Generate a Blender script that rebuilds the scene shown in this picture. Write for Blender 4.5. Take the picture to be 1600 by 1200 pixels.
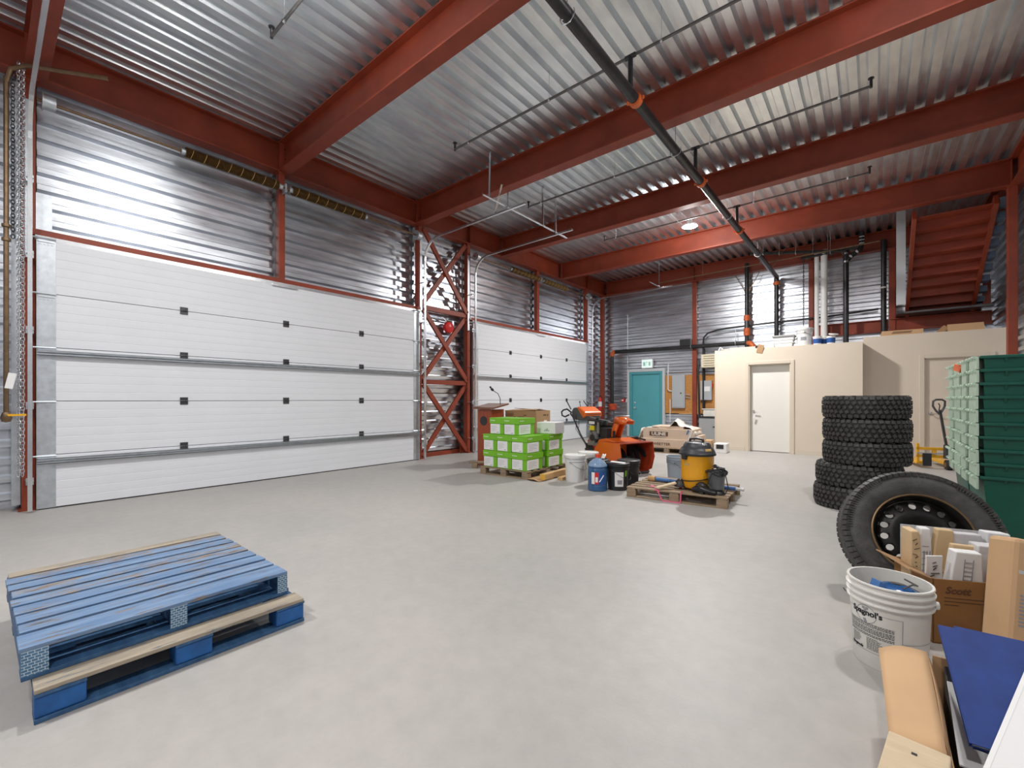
import bpy, math, random
from math import sin, cos, pi, radians as R
from mathutils import Vector, Matrix, Euler
random.seed(7)
for o in list(bpy.data.objects): bpy.data.objects.remove(o)
scene = bpy.context.scene
COL = scene.collection

# ------------------------------------------------------------------ camera
CAM_H = 1.27
cam_data = bpy.data.cameras.new('camera')
cam = bpy.data.objects.new('camera', cam_data); COL.objects.link(cam)
cam.location = (0, 0, CAM_H)
cam.rotation_euler = (R(90), 0, math.atan2(566, 685))
cam_data.sensor_fit = 'HORIZONTAL'; cam_data.sensor_width = 36
cam_data.lens = 36 * 685 / 1600
cam_data.shift_y = 24 / 1600
cam_data.clip_start = .05; cam_data.clip_end = 100
scene.camera = cam

# ------------------------------------------------------------------ world, exposure
world = bpy.data.worlds.new('world'); scene.world = world
world.use_nodes = True
world.node_tree.nodes['Background'].inputs[0].default_value = (.75, .8, .9, 1)
world.node_tree.nodes['Background'].inputs[1].default_value = .3
vs = scene.view_settings
vs.view_transform = 'Standard'; vs.look = 'None'; vs.gamma = 1; vs.use_curve_mapping = False
vs.exposure = 0.0

# lamp positions and power (each one is built further down as a high bay lamp with its own light)
LAMPS = [((-3.15, 10.0, 5.10), 275, 'bright round ceiling lamp between the sprinkler main and the far roof beams'),
         ((-3.9, 1.75, 5.10), 90, 'round ceiling lamp over the blue pallets'),
         ((0.35, 4.5, 5.10), 84, 'round ceiling lamp above the paper carton and the spare wheel'),
         ((-3.6, -1.4, 5.10), 100, 'added round fill lamp behind the camera on the door side'),  # unseen lamp, added behind the view to keep contrast low
         ((0.2, -1.0, 5.10), 70, 'added round fill lamp right behind the camera')]  # unseen fill, added to brighten things from the camera side

# ------------------------------------------------------------------ materials
def mat(name, col, rough=.5, metal=0., var=0., vscale=6., bump=0., bscale=40., stretch=None, col2=None, spec=None, coat=0., trans=0., rvar=0.):
    m = bpy.data.materials.new(name); m.use_nodes = True
    nt = m.node_tree; b = nt.nodes['Principled BSDF']
    c = (*col, 1)
    b.inputs['Base Color'].default_value = c
    b.inputs['Roughness'].default_value = rough; b.inputs['Metallic'].default_value = metal
    if spec is not None: b.inputs['Specular IOR Level'].default_value = spec
    if coat: b.inputs['Coat Weight'].default_value = coat; b.inputs['Coat Roughness'].default_value = .15
    if trans: b.inputs['Transmission Weight'].default_value = trans
    m.diffuse_color = c
    if var or bump or col2 or rvar:
        tc = nt.nodes.new('ShaderNodeTexCoord'); mp = nt.nodes.new('ShaderNodeMapping')
        nt.links.new(tc.outputs['Object'], mp.inputs[0])
        if stretch: mp.inputs['Scale'].default_value = stretch
        n = nt.nodes.new('ShaderNodeTexNoise'); n.inputs['Scale'].default_value = vscale; n.inputs['Detail'].default_value = 5
        n.inputs['Roughness'].default_value = .6
        nt.links.new(mp.outputs[0], n.inputs['Vector'])
        if var or col2:
            r = nt.nodes.new('ShaderNodeValToRGB')
            if col2:
                r.color_ramp.elements[0].color = c; r.color_ramp.elements[1].color = (*col2, 1)
            else:
                r.color_ramp.elements[0].color = tuple(max(0, x * (1 - var)) for x in col) + (1,)
                r.color_ramp.elements[1].color = tuple(min(1, x * (1 + var)) for x in col) + (1,)
            r.color_ramp.elements[0].position = .3; r.color_ramp.elements[1].position = .7
            nt.links.new(n.outputs[0], r.inputs[0]); nt.links.new(r.outputs[0], b.inputs['Base Color'])
        if rvar:
            mr = nt.nodes.new('ShaderNodeMapRange'); mr.inputs['To Min'].default_value = rough - rvar; mr.inputs['To Max'].default_value = rough + rvar
            nt.links.new(n.outputs[0], mr.inputs[0]); nt.links.new(mr.outputs[0], b.inputs['Roughness'])
        if bump:
            n2 = nt.nodes.new('ShaderNodeTexNoise'); n2.inputs['Scale'].default_value = bscale; n2.inputs['Detail'].default_value = 3
            nt.links.new(mp.outputs[0], n2.inputs['Vector'])
            bp = nt.nodes.new('ShaderNodeBump'); bp.inputs['Strength'].default_value = bump; bp.inputs['Distance'].default_value = .01
            nt.links.new(n2.outputs[0], bp.inputs['Height']); nt.links.new(bp.outputs[0], b.inputs['Normal'])
    return m

def worn_paint(name, paint, paint2, wood, amount, stretch):
    """paint rubbed off along the grain, showing grey wood"""
    m = mat(name, paint, .6, col2=paint2, vscale=3, stretch=stretch, bump=.25, bscale=14)
    nt = m.node_tree; b = nt.nodes['Principled BSDF']
    src = b.inputs['Base Color'].links[0].from_socket
    mp = [n for n in nt.nodes if n.type == 'MAPPING'][0]
    n = nt.nodes.new('ShaderNodeTexNoise'); n.inputs['Scale'].default_value = 5.5; n.inputs['Detail'].default_value = 8; n.inputs['Roughness'].default_value = .7
    nt.links.new(mp.outputs[0], n.inputs['Vector'])
    r = nt.nodes.new('ShaderNodeValToRGB'); r.color_ramp.elements[0].position = amount; r.color_ramp.elements[1].position = amount + .07
    nt.links.new(n.outputs[0], r.inputs[0])
    w = nt.nodes.new('ShaderNodeTexNoise'); w.inputs['Scale'].default_value = 9; nt.links.new(mp.outputs[0], w.inputs['Vector'])
    wr = nt.nodes.new('ShaderNodeValToRGB'); wr.color_ramp.elements[0].color = tuple(x * .3 for x in wood) + (1,); wr.color_ramp.elements[1].color = (*wood, 1)
    wr.color_ramp.elements[0].position = .35; wr.color_ramp.elements[1].position = .6
    nt.links.new(w.outputs[0], wr.inputs[0])
    mx = nt.nodes.new('ShaderNodeMixRGB'); nt.links.new(r.outputs[0], mx.inputs[0]); nt.links.new(src, mx.inputs[1]); nt.links.new(wr.outputs[0], mx.inputs[2])
    nt.links.new(mx.outputs[0], b.inputs['Base Color'])
    return m

def emit(name, col, s):
    m = mat(name, col); b = m.node_tree.nodes['Principled BSDF']
    b.inputs['Emission Color'].default_value = (*col, 1); b.inputs['Emission Strength'].default_value = s
    return m

def plate_mat(name):
    """pressed nail plate: blue paint with rows of pale slots"""
    m = mat(name, (.08, .22, .42), .5, .3)
    nt = m.node_tree; b = nt.nodes['Principled BSDF']
    tc = nt.nodes.new('ShaderNodeTexCoord'); mp = nt.nodes.new('ShaderNodeMapping'); mp.inputs['Rotation'].default_value = (0, R(90), R(90))
    br = nt.nodes.new('ShaderNodeTexBrick'); br.inputs['Scale'].default_value = 26; br.inputs['Mortar Size'].default_value = .035
    br.inputs['Color1'].default_value = (.07, .2, .38, 1); br.inputs['Color2'].default_value = (.1, .26, .46, 1); br.inputs['Mortar'].default_value = (.62, .7, .74, 1)
    br.inputs['Brick Width'].default_value = .5; br.inputs['Row Height'].default_value = .3
    nt.links.new(tc.outputs['Object'], mp.inputs[0]); nt.links.new(mp.outputs[0], br.inputs['Vector']); nt.links.new(br.outputs[0], b.inputs['Base Color'])
    return m

def floor_mat():
    m = mat('concrete', (.44, .42, .395), .42, bump=.06, bscale=60)
    nt = m.node_tree; b = nt.nodes['Principled BSDF']
    tc = nt.nodes.new('ShaderNodeTexCoord')
    n1 = nt.nodes.new('ShaderNodeTexNoise'); n1.inputs['Scale'].default_value = .55; n1.inputs['Detail'].default_value = 8; n1.inputs['Roughness'].default_value = .62
    n2 = nt.nodes.new('ShaderNodeTexNoise'); n2.inputs['Scale'].default_value = 9; n2.inputs['Detail'].default_value = 8; n2.inputs['Roughness'].default_value = .7
    for n in (n1, n2): nt.links.new(tc.outputs['Object'], n.inputs['Vector'])
    r1 = nt.nodes.new('ShaderNodeValToRGB'); r1.color_ramp.elements[0].position = .36; r1.color_ramp.elements[1].position = .64
    r1.color_ramp.elements[0].color = (.405, .393, .378, 1); r1.color_ramp.elements[1].color = (.475, .452, .425, 1)
    nt.links.new(n1.outputs[0], r1.inputs[0])
    r2 = nt.nodes.new('ShaderNodeValToRGB'); r2.color_ramp.elements[0].color = (.91, .91, .91, 1); r2.color_ramp.elements[1].color = (1.04, 1.04, 1.04, 1)
    r2.color_ramp.elements[0].position = .3; r2.color_ramp.elements[1].position = .7
    nt.links.new(n2.outputs[0], r2.inputs[0])
    mx = nt.nodes.new('ShaderNodeMixRGB'); mx.blend_type = 'MULTIPLY'; mx.inputs[0].default_value = 1
    nt.links.new(r1.outputs[0], mx.inputs[1]); nt.links.new(r2.outputs[0], mx.inputs[2]); nt.links.new(mx.outputs[0], b.inputs['Base Color'])
    mr = nt.nodes.new('ShaderNodeMapRange'); mr.inputs['To Min'].default_value = .38; mr.inputs['To Max'].default_value = .6
    nt.links.new(n1.outputs[0], mr.inputs[0]); nt.links.new(mr.outputs[0], b.inputs['Roughness'])
    return m

M = dict(
    concrete=floor_mat(),
    red=mat('red_primer', (.265, .042, .016), .5, var=.22, vscale=2.5, bump=.05, bscale=120),
    siding=mat('galvanised_siding', (.69, .72, .77), .31, 1., var=.20, vscale=4, rvar=.10, bump=.10, bscale=6, stretch=(1, 1, 3)),
    deck=mat('galvanised_deck', (.84, .89, .95), .35, 1., var=.14, vscale=4, rvar=.08, bump=.12, bscale=150),
    galv=mat('galvanised_sheet', (.62, .66, .70), .42, .9, var=.12, vscale=14),
    zinc=mat('bright_zinc', (.78, .80, .82), .27, 1., var=.08),
    steel_dark=mat('dark_steel', (.10, .10, .105), .4, .8, var=.2),
    branch=mat('grey_steel_pipe', (.17, .165, .16), .38, .6, var=.3),
    shell=mat('outer_shell', (.25, .26, .28), .7),
    door_white=mat('white_door_skin', (.78, .80, .84), .42, var=.015, vscale=2),
    rubber=mat('black_rubber', (.025, .025, .026), .65, var=.3, vscale=20),
    tire=mat('tyre_rubber', (.030, .029, .028), .62, var=.35, vscale=25, bump=.2, bscale=90),
    tire_worn=mat('dusty_tyre_rubber', (.058, .057, .055), .58, var=.4, vscale=14, bump=.2, bscale=80),
    black=mat('black_plastic', (.022, .023, .026), .42, var=.2),
    black_gloss=mat('glossy_black_plastic', (.018, .018, .02), .25),
    blackpipe=mat('black_pipe', (.035, .035, .037), .32, .35, var=.3, vscale=8),
    orange=mat('orange_coupling', (.62, .13, .03), .45, var=.15),
    orange_paint=mat('orange_enamel', (.80, .15, .018), .3, coat=.4),
    orange_dark=mat('dark_orange_enamel', (.42, .055, .018), .38, var=.35, vscale=6),  # darker orange for the auger housing, far side plate and broom bristles
    brass=mat('brass', (.20, .13, .075), .42, .7, var=.25, vscale=12),
    springc=mat('oiled_spring_steel', (.19, .115, .045), .4, .7, var=.3, vscale=30),
    beige=mat('beige_wall_paint', (.69, .60, .49), .6, var=.015, vscale=2),
    beige_trim=mat('beige_trim_paint', (.66, .58, .475), .5),
    white_paint=mat('white_door_paint', (.78, .76, .71), .45),
    teal=mat('teal_door_paint', (.085, .37, .42), .38, var=.05, vscale=2),
    teal_frame=mat('teal_frame_paint', (.075, .33, .38), .38),
    frame_grey=mat('pale_grey_frame', (.55, .58, .60), .5),
    plywood=mat('plywood', (.52, .235, .06), .55, var=.28, vscale=3, stretch=(3, 1, 14)),
    panel_grey=mat('electric_panel_grey', (.46, .49, .52), .45, .2),
    cabinet_grey=mat('cabinet_grey', (.36, .37, .375), .5),
    white=mat('white_plastic', (.80, .80, .79), .4),
    bucket_white=mat('bucket_white', (.76, .745, .70), .42, var=.05, vscale=6),
    bucket_grey=mat('bucket_grey', (.34, .39, .45), .4),
    paper=mat('paper_white', (.83, .83, .83), .75),
    paper_grey=mat('crumpled_paper', (.66, .65, .66), .8, var=.08, vscale=9, bump=.6, bscale=18),
    manila=mat('manila_paper', (.68, .50, .29), .75, var=.08, vscale=5),
    ink=mat('black_print', (.025, .025, .03), .7),
    ink_grey=mat('grey_print', (.30, .30, .33), .7),
    ink_pale=mat('pale_print', (.52, .53, .56), .7),
    ink_brown=mat('brown_print', (.13, .06, .03), .75),
    card=mat('kraft_card', (.44, .265, .135), .75, var=.08, vscale=4),
    card_light=mat('light_kraft_card', (.60, .38, .205), .75, var=.06, vscale=3),
    card_dark=mat('brown_card', (.30, .145, .048), .72, var=.15, vscale=4),
    green=mat('lime_green_carton', (.185, .50, .022), .5, var=.05),
    green_dk=mat('dark_green_tote', (.006, .105, .070), .36, var=.12, vscale=5),
    mint=mat('mint_tote_lid', (.50, .64, .51), .5, var=.06),
    water=mat('blue_bottle', (.03, .10, .24), .12, coat=.3),
    bottle_clear=mat('pale_blue_bottle', (.22, .33, .50), .12, coat=.3),
    red_plastic=mat('red_plastic', (.62, .022, .02), .35),
    red_cap=mat('red_cap', (.70, .07, .03), .4),
    label_blue=mat('label_blue', (.02, .09, .32), .5),
    yellow_vac=mat('yellow_tank', (.88, .40, .012), .34),
    grey_vac=mat('dark_grey_plastic', (.045, .047, .055), .4, var=.15),
    gold=mat('gold_sticker', (.55, .36, .12), .45),
    yellow=mat('yellow_enamel', (.82, .42, .015), .4),
    wood=mat('pallet_wood', (.31, .225, .145), .75, var=.35, vscale=3, stretch=(1, 9, 9), bump=.3, bscale=12),
    wood_y=mat('pallet_wood_grain_across', (.31, .225, .145), .75, var=.35, vscale=3, stretch=(9, 1, 9), bump=.3, bscale=12),
    wood_light=mat('fresh_lumber', (.60, .37, .17), .7, var=.2, vscale=3, stretch=(9, 1, 9)),
    wood_pale=mat('pale_board', (.62, .49, .33), .7, var=.12, vscale=3, stretch=(2, 8, 8)),
    lumber_end=mat('yellow_lumber_end', (.72, .42, .06), .6),
    lectern=mat('cherry_veneer', (.33, .06, .018), .35, var=.2, vscale=3, stretch=(8, 8, 1)),
    lectern_top=mat('dark_cherry_top', (.20, .075, .04), .3, var=.15),
    blue_board=worn_paint('blue_pallet_paint', (.095, .19, .36), (.215, .32, .49), (.27, .215, .17), .545, (9, 1.0, 9)),
    blue_board2=worn_paint('rubbed_blue_pallet_paint', (.10, .20, .37), (.23, .335, .50), (.36, .265, .18), .50, (9, 1.0, 9)),
    blue_bare=worn_paint('bare_grey_board', (.27, .235, .19), (.46, .385, .29), (.12, .19, .28), .57, (9, 1.0, 9)),
    blue_edge=worn_paint('dark_blue_pallet_paint', (.025, .085, .20), (.06, .16, .32), (.30, .25, .2), .66, (1.0, 9, 9)),
    blue_block=mat('bright_blue_block', (.010, .105, .34), .5, var=.3, vscale=10, bump=.2, bscale=25),
    plate=plate_mat('nail_plate'),
    blue_folder=mat('blue_binder_cover', (.018, .045, .20), .62, var=.2, vscale=9, spec=.25),
    blue_tube=mat('blue_foam_tube', (.075, .20, .48), .5),
    pink=mat('pink_strap', (.85, .16, .30), .5),
    film=mat('stretch_film', (.80, .74, .68), .3, var=.06, vscale=7, bump=.8, bscale=9),
    film_clear=mat('clear_crumpled_film', (.85, .84, .82), .25, bump=.9, bscale=14),
    carton_pink=mat('wrapped_carton', (.66, .51, .39), .5, var=.05),
    rim_black=mat('black_steel_rim', (.018, .017, .016), .38, .5, var=.4, vscale=12),
    rim_edge=mat('rusty_rim_edge', (.25, .16, .08), .45, .6),
    chrome=mat('satin_chrome', (.75, .75, .74), .25, 1.),
    lamp_lens=emit('lamp_lens', (1, .97, .92), 40.),
    exit_face=emit('exit_sign_face', (.74, .90, .86), .45),
    exit_mark=mat('exit_sign_mark', (.45, .74, .66), .5),
    heater=mat('cream_heater', (.75, .68, .52), .5),
    sticker_yellow=mat('yellow_sticker', (.85, .70, .02), .5),
    engine_grey=mat('cast_aluminium', (.40, .41, .42), .45, .7, var=.2),
    dash_grey=mat('dashboard_grey', (.10, .105, .11), .45),
    navy=mat('blue_clamshell', (.02, .10, .30), .2, coat=.5),
    clear_grey=mat('smoky_plastic', (.12, .13, .14), .2),
    orange_tag=mat('orange_tag', (.85, .20, .08), .5),
    tape=mat('grey_tape', (.55, .56, .58), .4),
    tread_conc=mat('concrete_tread', (.10, .13, .19), .7),
)

# ------------------------------------------------------------------ mesh helpers
class MB:
    def __init__(s): s.v = []; s.f = []; s.sm = []
    def add(s, vs, fs, smooth=False):
        n = len(s.v); s.v += [tuple(v) for v in vs]; s.f += [tuple(i + n for i in f) for f in fs]; s.sm += [smooth] * len(fs); return s
    def box(s, c, d, rot=None):
        x, y, z = d[0] / 2, d[1] / 2, d[2] / 2
        vs = [Vector(p) for p in ((-x,-y,-z),(x,-y,-z),(x,y,-z),(-x,y,-z),(-x,-y,z),(x,-y,z),(x,y,z),(-x,y,z))]
        if rot is not None:
            m = rot if isinstance(rot, Matrix) else Euler(rot).to_matrix(); vs = [m @ v for v in vs]
        return s.add([v + Vector(c) for v in vs], [(0,3,2,1),(4,5,6,7),(0,1,5,4),(1,2,6,5),(2,3,7,6),(3,0,4,7)])
    def b2(s, a, b):
        return s.box([(a[i] + b[i]) / 2 for i in range(3)], [abs(b[i] - a[i]) for i in range(3)])
    def bar(s, p, q, w, h, up=(0, 0, 1)):
        p, q = Vector(p), Vector(q); d = q - p; x = d.normalized(); u = Vector(up)
        y = u.cross(x)
        if y.length < 1e-4: y = Vector((0, 1, 0)).cross(x)
        y.normalize(); z = x.cross(y)
        m = Matrix((x, y, z)).transposed()
        return s.box((p + q) / 2, (d.length, w, h), m)
    def tube(s, path, r, seg=10, caps=True):
        path = [Vector(p) for p in path]; n = len(path); rings = []
        rr = r if isinstance(r, (list, tuple)) else [r] * n
        t0 = (path[1] - path[0]).normalized()
        a = Vector((0, 0, 1)) if abs(t0.z) < .9 else Vector((1, 0, 0))
        nrm = (a - t0 * a.dot(t0)).normalized()
        vs = []
        for i, p in enumerate(path):
            t = ((path[min(i + 1, n - 1)] - path[i]).normalized() + (path[i] - path[max(i - 1, 0)]).normalized())
            t = t.normalized() if t.length > 1e-6 else t0
            nrm = (nrm - t * nrm.dot(t)).normalized(); b = t.cross(nrm)
            for k in range(seg):
                an = 2 * pi * k / seg; vs.append(p + (nrm * cos(an) + b * sin(an)) * rr[i])
        fs = [(i*seg+k, i*seg+(k+1)%seg, (i+1)*seg+(k+1)%seg, (i+1)*seg+k) for i in range(n-1) for k in range(seg)]
        s.add(vs, fs, True)
        if caps:
            m = len(s.v) - n * seg
            s.f.append(tuple(m + k for k in reversed(range(seg)))); s.sm.append(False)
            s.f.append(tuple(m + (n-1)*seg + k for k in range(seg))); s.sm.append(False)
        return s
    def cyl(s, p, q, r, seg=16, r2=None):
        return s.tube([p, q], [r, r if r2 is None else r2], seg)
    def lathe(s, prof, seg=32, c=(0, 0, 0), axis='z', a0=0., a1=2*pi, mat3=None):
        """prof: list of (radius, height)"""
        full = abs(a1 - a0 - 2*pi) < 1e-6; k = seg if full else seg + 1
        vs = []
        for r, h in prof:
            for i in range(k):
                an = a0 + (a1 - a0) * i / seg
                v = Vector((r*cos(an), r*sin(an), h))
                if axis == 'y': v = Vector((v.x, -v.z, v.y))
                if axis == 'x': v = Vector((v.z, v.x, v.y))
                if mat3 is not None: v = mat3 @ v
                vs.append(v + Vector(c))
        fs = []
        for j in range(len(prof) - 1):
            for i in range(seg):
                a, b = i, (i + 1) % k
                fs.append((j*k+a, j*k+b, (j+1)*k+b, (j+1)*k+a))
        return s.add(vs, fs, True)
    def prism(s, poly, a, b, axis='y'):
        """poly in the plane perpendicular to axis, extruded from a to b"""
        n = len(poly)
        def P(u, v, w): return {'y': (u, w, v), 'x': (w, u, v), 'z': (u, v, w)}[axis]
        vs = [P(u, v, a) for u, v in poly] + [P(u, v, b) for u, v in poly]
        fs = [tuple(range(n)), tuple(reversed(range(n, 2*n)))] + [(i, i+n, (i+1) % n + n, (i+1) % n) for i in range(n)]
        return s.add(vs, fs)
    def sheet(s, grid, thick=None):
        """grid of points [row][col] as a surface"""
        r, c = len(grid), len(grid[0])
        return s.add([p for row in grid for p in row], [(i*c+j, i*c+j+1, (i+1)*c+j+1, (i+1)*c+j) for i in range(r-1) for j in range(c-1)], True)
    def mesh(s, name):
        me = bpy.data.meshes.new(name); me.from_pydata(s.v, [], s.f)
        me.polygons.foreach_set('use_smooth', s.sm); me.update()
        import bmesh
        bm = bmesh.new(); bm.from_mesh(me); bmesh.ops.recalc_face_normals(bm, faces=bm.faces); bm.to_mesh(me); bm.free()
        if any(s.sm): me.set_sharp_from_angle(angle=R(38))
        return me
    def build(s, name, m, parent=None, bev=0., loc=None, rot=None, solid=0.):
        me = s.mesh(name); me.materials.append(M[m] if isinstance(m, str) else m)
        return link(name, me, parent, bev, loc, rot, solid)

def link(name, me, parent=None, bev=0., loc=None, rot=None, solid=0., scale=None):
    o = bpy.data.objects.new(name, me); COL.objects.link(o)
    if parent: o.parent = parent
    if loc: o.location = loc
    if rot: o.rotation_euler = rot
    if scale: o.scale = scale
    if solid:
        md = o.modifiers.new('thickness', 'SOLIDIFY'); md.thickness = solid; md.offset = 0
    if bev:
        md = o.modifiers.new('bevel', 'BEVEL'); md.width = bev; md.segments = 2; md.limit_method = 'ANGLE'; md.angle_limit = R(40)
    return o

def tag(o, label=None, cat=None, group=None, kind=None):
    if label: o['label'] = label
    if cat: o['category'] = cat
    if group: o['group'] = group
    if kind: o['kind'] = kind
    return o
def thing(name, label, cat, loc=(0, 0, 0), rz=0., group=None, rot=None):
    o = bpy.data.objects.new(name, None); COL.objects.link(o); o.empty_display_size = .1
    o.location = loc; o.rotation_euler = rot if rot else (0, 0, rz)
    return tag(o, label, cat, group)
def struct(o): o['kind'] = 'structure'; return o
def sempty(name, loc=(0, 0, 0)):
    o = bpy.data.objects.new(name, None); COL.objects.link(o); o.location = loc; o.empty_display_size = .1
    return struct(o)
def copy_tree(o, parent=None):
    c = o.copy(); COL.objects.link(c); c.parent = parent
    for ch in list(o.children): copy_tree(ch, c)
    return c

def text_mesh(body, size, ext=.0006, bold=0., shear=0.):
    cu = bpy.data.curves.new('lettering', 'FONT'); cu.body = body; cu.size = size; cu.extrude = ext; cu.align_x = 'CENTER'; cu.align_y = 'CENTER'
    cu.offset = bold; cu.shear = shear; cu.resolution_u = 3
    o = bpy.data.objects.new('lettering', cu); COL.objects.link(o)
    dg = bpy.context.evaluated_depsgraph_get(); dg.update()
    me = bpy.data.meshes.new_from_object(o.evaluated_get(dg)); bpy.data.objects.remove(o); bpy.data.curves.remove(cu)
    return me
def lettering(body, size, m, parent, loc, rot=(R(90), 0, 0), bold=0., name='lettering', bend=None, shear=0., sx=1.):
    me = text_mesh(body, size, bold=bold, shear=shear); me.materials.clear(); me.materials.append(M[m])
    if sx != 1:
        for v in me.vertices: v.co.x *= sx
    if bend:   # wrap round a vertical cylinder: bend = (radius_at(z), angle, z)
        rad, an, z0 = bend
        for v in me.vertices:
            zz = z0 + v.co.y; r = rad(zz) + .0008 + v.co.z; a = an + v.co.x / rad(zz)
            v.co = (r*cos(a), r*sin(a), zz)
        return link(name, me, parent)
    return link(name, me, parent, 0, loc, rot)

# ================================================================== SETTING
XL, XR, YB, YF = -7.72, 2.08, 14.46, -3.4      # inner planes of the outer shells
ZB, ZT = 4.97, 5.44                            # underside and top of the roof beams
BEAMS = [-2.35, .40, 3.15, 5.90, 8.65, 11.40]
f = MB().b2((XL - .2, YF - .2, -.12), (XR + .2, YB + .2, 0)).build('floor', 'concrete'); struct(f)

PITCH = .2032
def profile(n, rib=.088, gap=.071, depth=.06):
    web = (PITCH - rib - gap) / 2; p = []
    for i in range(n):
        a = i * PITCH
        p += [(a, 0), (a + gap, 0), (a + gap + web, depth), (a + gap + web + rib, depth)]
    p.append((n * PITCH, 0)); return p
def corr_mesh(name, prof, place, m):
    mb = MB(); n = len(prof)
    vs = [place(a, b, 0) for a, b in prof] + [place(a, b, 1) for a, b in prof]
    mb.add(vs, [(i, i+1, n+i+1, n+i) for i in range(n-1)])
    me = mb.mesh(name); me.materials.append(M[m]); return me
SH = 3 * PITCH
prof_w = profile(3, rib=.062, gap=.090, depth=.060)
prof_d = profile(3, rib=.092, gap=.060, depth=.075)
me_left = corr_mesh('siding_sheet', prof_w, lambda a, b, t: (b, t, a), 'siding')
me_right = corr_mesh('siding_sheet', prof_w, lambda a, b, t: (-b, t, a), 'siding')
me_back = corr_mesh('siding_sheet', prof_w, lambda a, b, t: (t, -b, a), 'siding')
me_front = corr_mesh('siding_sheet', prof_w, lambda a, b, t: (t, b, a), 'siding')
me_deck = corr_mesh('deck_sheet', prof_d, lambda a, b, t: (a, t, -b), 'deck')

wl = struct(MB().b2((XL - .12, YF, 0), (XL - .02, YB, 5.7)).build('wall_left', 'shell'))
wb = struct(MB().b2((XL, YB + .02, 0), (XR, YB + .12, 5.7)).build('wall_back', 'shell'))
wr = struct(MB().b2((XR + .02, YF, 0), (XR + .12, YB, 5.7)).build('wall_right', 'shell'))
wf = struct(MB().b2((XL, YF - .12, 0), (XR, YF - .02, 5.7)).build('wall_front', 'shell'))
ce = struct(MB().b2((XL, YF, ZT + .09), (XR, YB, ZT + .19)).build('ceiling', 'shell'))
def rows(z0): return [k for k in range(9) if k * SH + SH > z0 + .02]
for y0, y1, z0 in ((YF, .28, 0), (.42, 3.08, 3.13), (3.18, 5.86, 3.13), (5.95, 7.40, 0), (7.49, 10.17, 3.13), (10.27, 12.96, 3.13), (13.06, YB, 0)):
    for k in rows(z0): link('siding_sheet', me_left, wl, loc=(XL, y0, k * SH), scale=(1, y1 - y0, 1))
for x0, x1 in ((XL, -4.41), (-4.31, -1.36), (-1.26, .29), (.39, XR)):
    for k in rows(0): link('siding_sheet', me_back, wb, loc=(x0, YB, k * SH), scale=(x1 - x0, 1, 1))
ys = [YF] + [b for b in BEAMS if b > YF] + [YB]
for y0, y1 in zip(ys[:-1], ys[1:]):
    for k in rows(0): link('siding_sheet', me_right, wr, loc=(XR, y0, k * SH), scale=(1, y1 - y0, 1))
for x0, x1 in ((XL, -4.4), (-4.4, -1.2), (-1.2, XR)):
    for k in rows(0): link('siding_sheet', me_front, wf, loc=(x0, YF, k * SH), scale=(x1 - x0, 1, 1))
for y0, y1 in zip(ys[:-1], ys[1:]):
    for i in range(16): link('deck_sheet', me_deck, ce, loc=(XL + .06 + i * SH, y0, ZT + .079), scale=(1, y1 - y0, 1))
# base channel between the doors, flashing strips
for y0, y1 in ((5.98, 7.36), (YF, .1)): MB().b2((XL + .03, y0, 0), (XL + .11, y1, .09)).build('base_channel', 'red', wl)
MB().b2((-7.49, .40, 3.24), (-7.46, .53, 3.66)).build('flashing', 'galv', wl)
MB().b2((-7.62, .215, .06), (-7.55, .285, 4.9)).build('end_trim', 'galv', wl)

# ------------------------------------------------------------------ red steel frame
def ibeam(mb, p, q, depth, wid, tf=.02, tw=.014):
    """I section hanging below the line p-q (top)"""
    p, q = Vector(p), Vector(q)
    dz = lambda z: Vector((0, 0, z))
    mb.bar(p - dz(tf/2), q - dz(tf/2), wid, tf); mb.bar(p - dz(depth - tf/2), q - dz(depth - tf/2), wid, tf)
    mb.bar(p - dz(depth/2), q - dz(depth/2), tw, depth - 2*tf); return mb
names = ['red steel roof beam behind the camera', 'red steel roof beam just above the camera over the blue pallets',
         'red steel roof beam nearest in view, crossing the top left',
         'red steel roof beam second from the camera, crossing at the first orange coupling',
         'red steel roof beam third from the camera, just in front of the lit lamp',
         'red steel roof beam fourth from the camera, carrying the red stair']
for i, y in enumerate(BEAMS):
    b = ibeam(MB(), (-7.42, y, ZT), (1.84, y, ZT), ZT - ZB, .19).build('roof_beam', 'red')
    tag(b, names[i], 'beam', 'red roof beams crossing the hall')
    for x in (-7.40, 1.83): MB().b2((x - .006, y - .09, ZB + .02), (x + .006, y + .09, ZT - .02)).build('end_plate', 'red', b)
    mbb = MB()
    for z in (5.08, 5.16, 5.24, 5.32):
        mbb.cyl((-7.36, y - .008, z), (-7.36, y - .022, z), .012, 6)
    mbb.build('bolt_row', 'steel_dark', b)
def girder(name, p, q, label, stiff):
    g = ibeam(MB(), p, q, ZT - ZB, .2).build('eave_girder', 'red'); tag(g, label, 'beam')
    for s in stiff: s.build('stiffener_plate', 'red', g)
    return g
girder('g', (-7.52, YF + .1, ZT), (-7.52, YB - .05, ZT), 'long red steel girder under the roof along the garage door wall',
       [MB().b2((-7.515, y - .008, ZB + .02), (-7.43, y + .008, ZT - .02)) for y in (7.44, 13.02)])
girder('g', (-7.4, 14.28, ZT), (1.9, 14.28, ZT), 'red steel girder under the roof along the far wall', [MB().b2((x - .008, 14.19, ZB + .02), (x + .008, 14.28, ZT - .02)) for x in (-4.36, -1.31)])
girder('g', (1.91, YF + .1, ZT), (1.91, YB - .05, ZT), 'red steel girder under the roof along the right hand wall', [])

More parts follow.
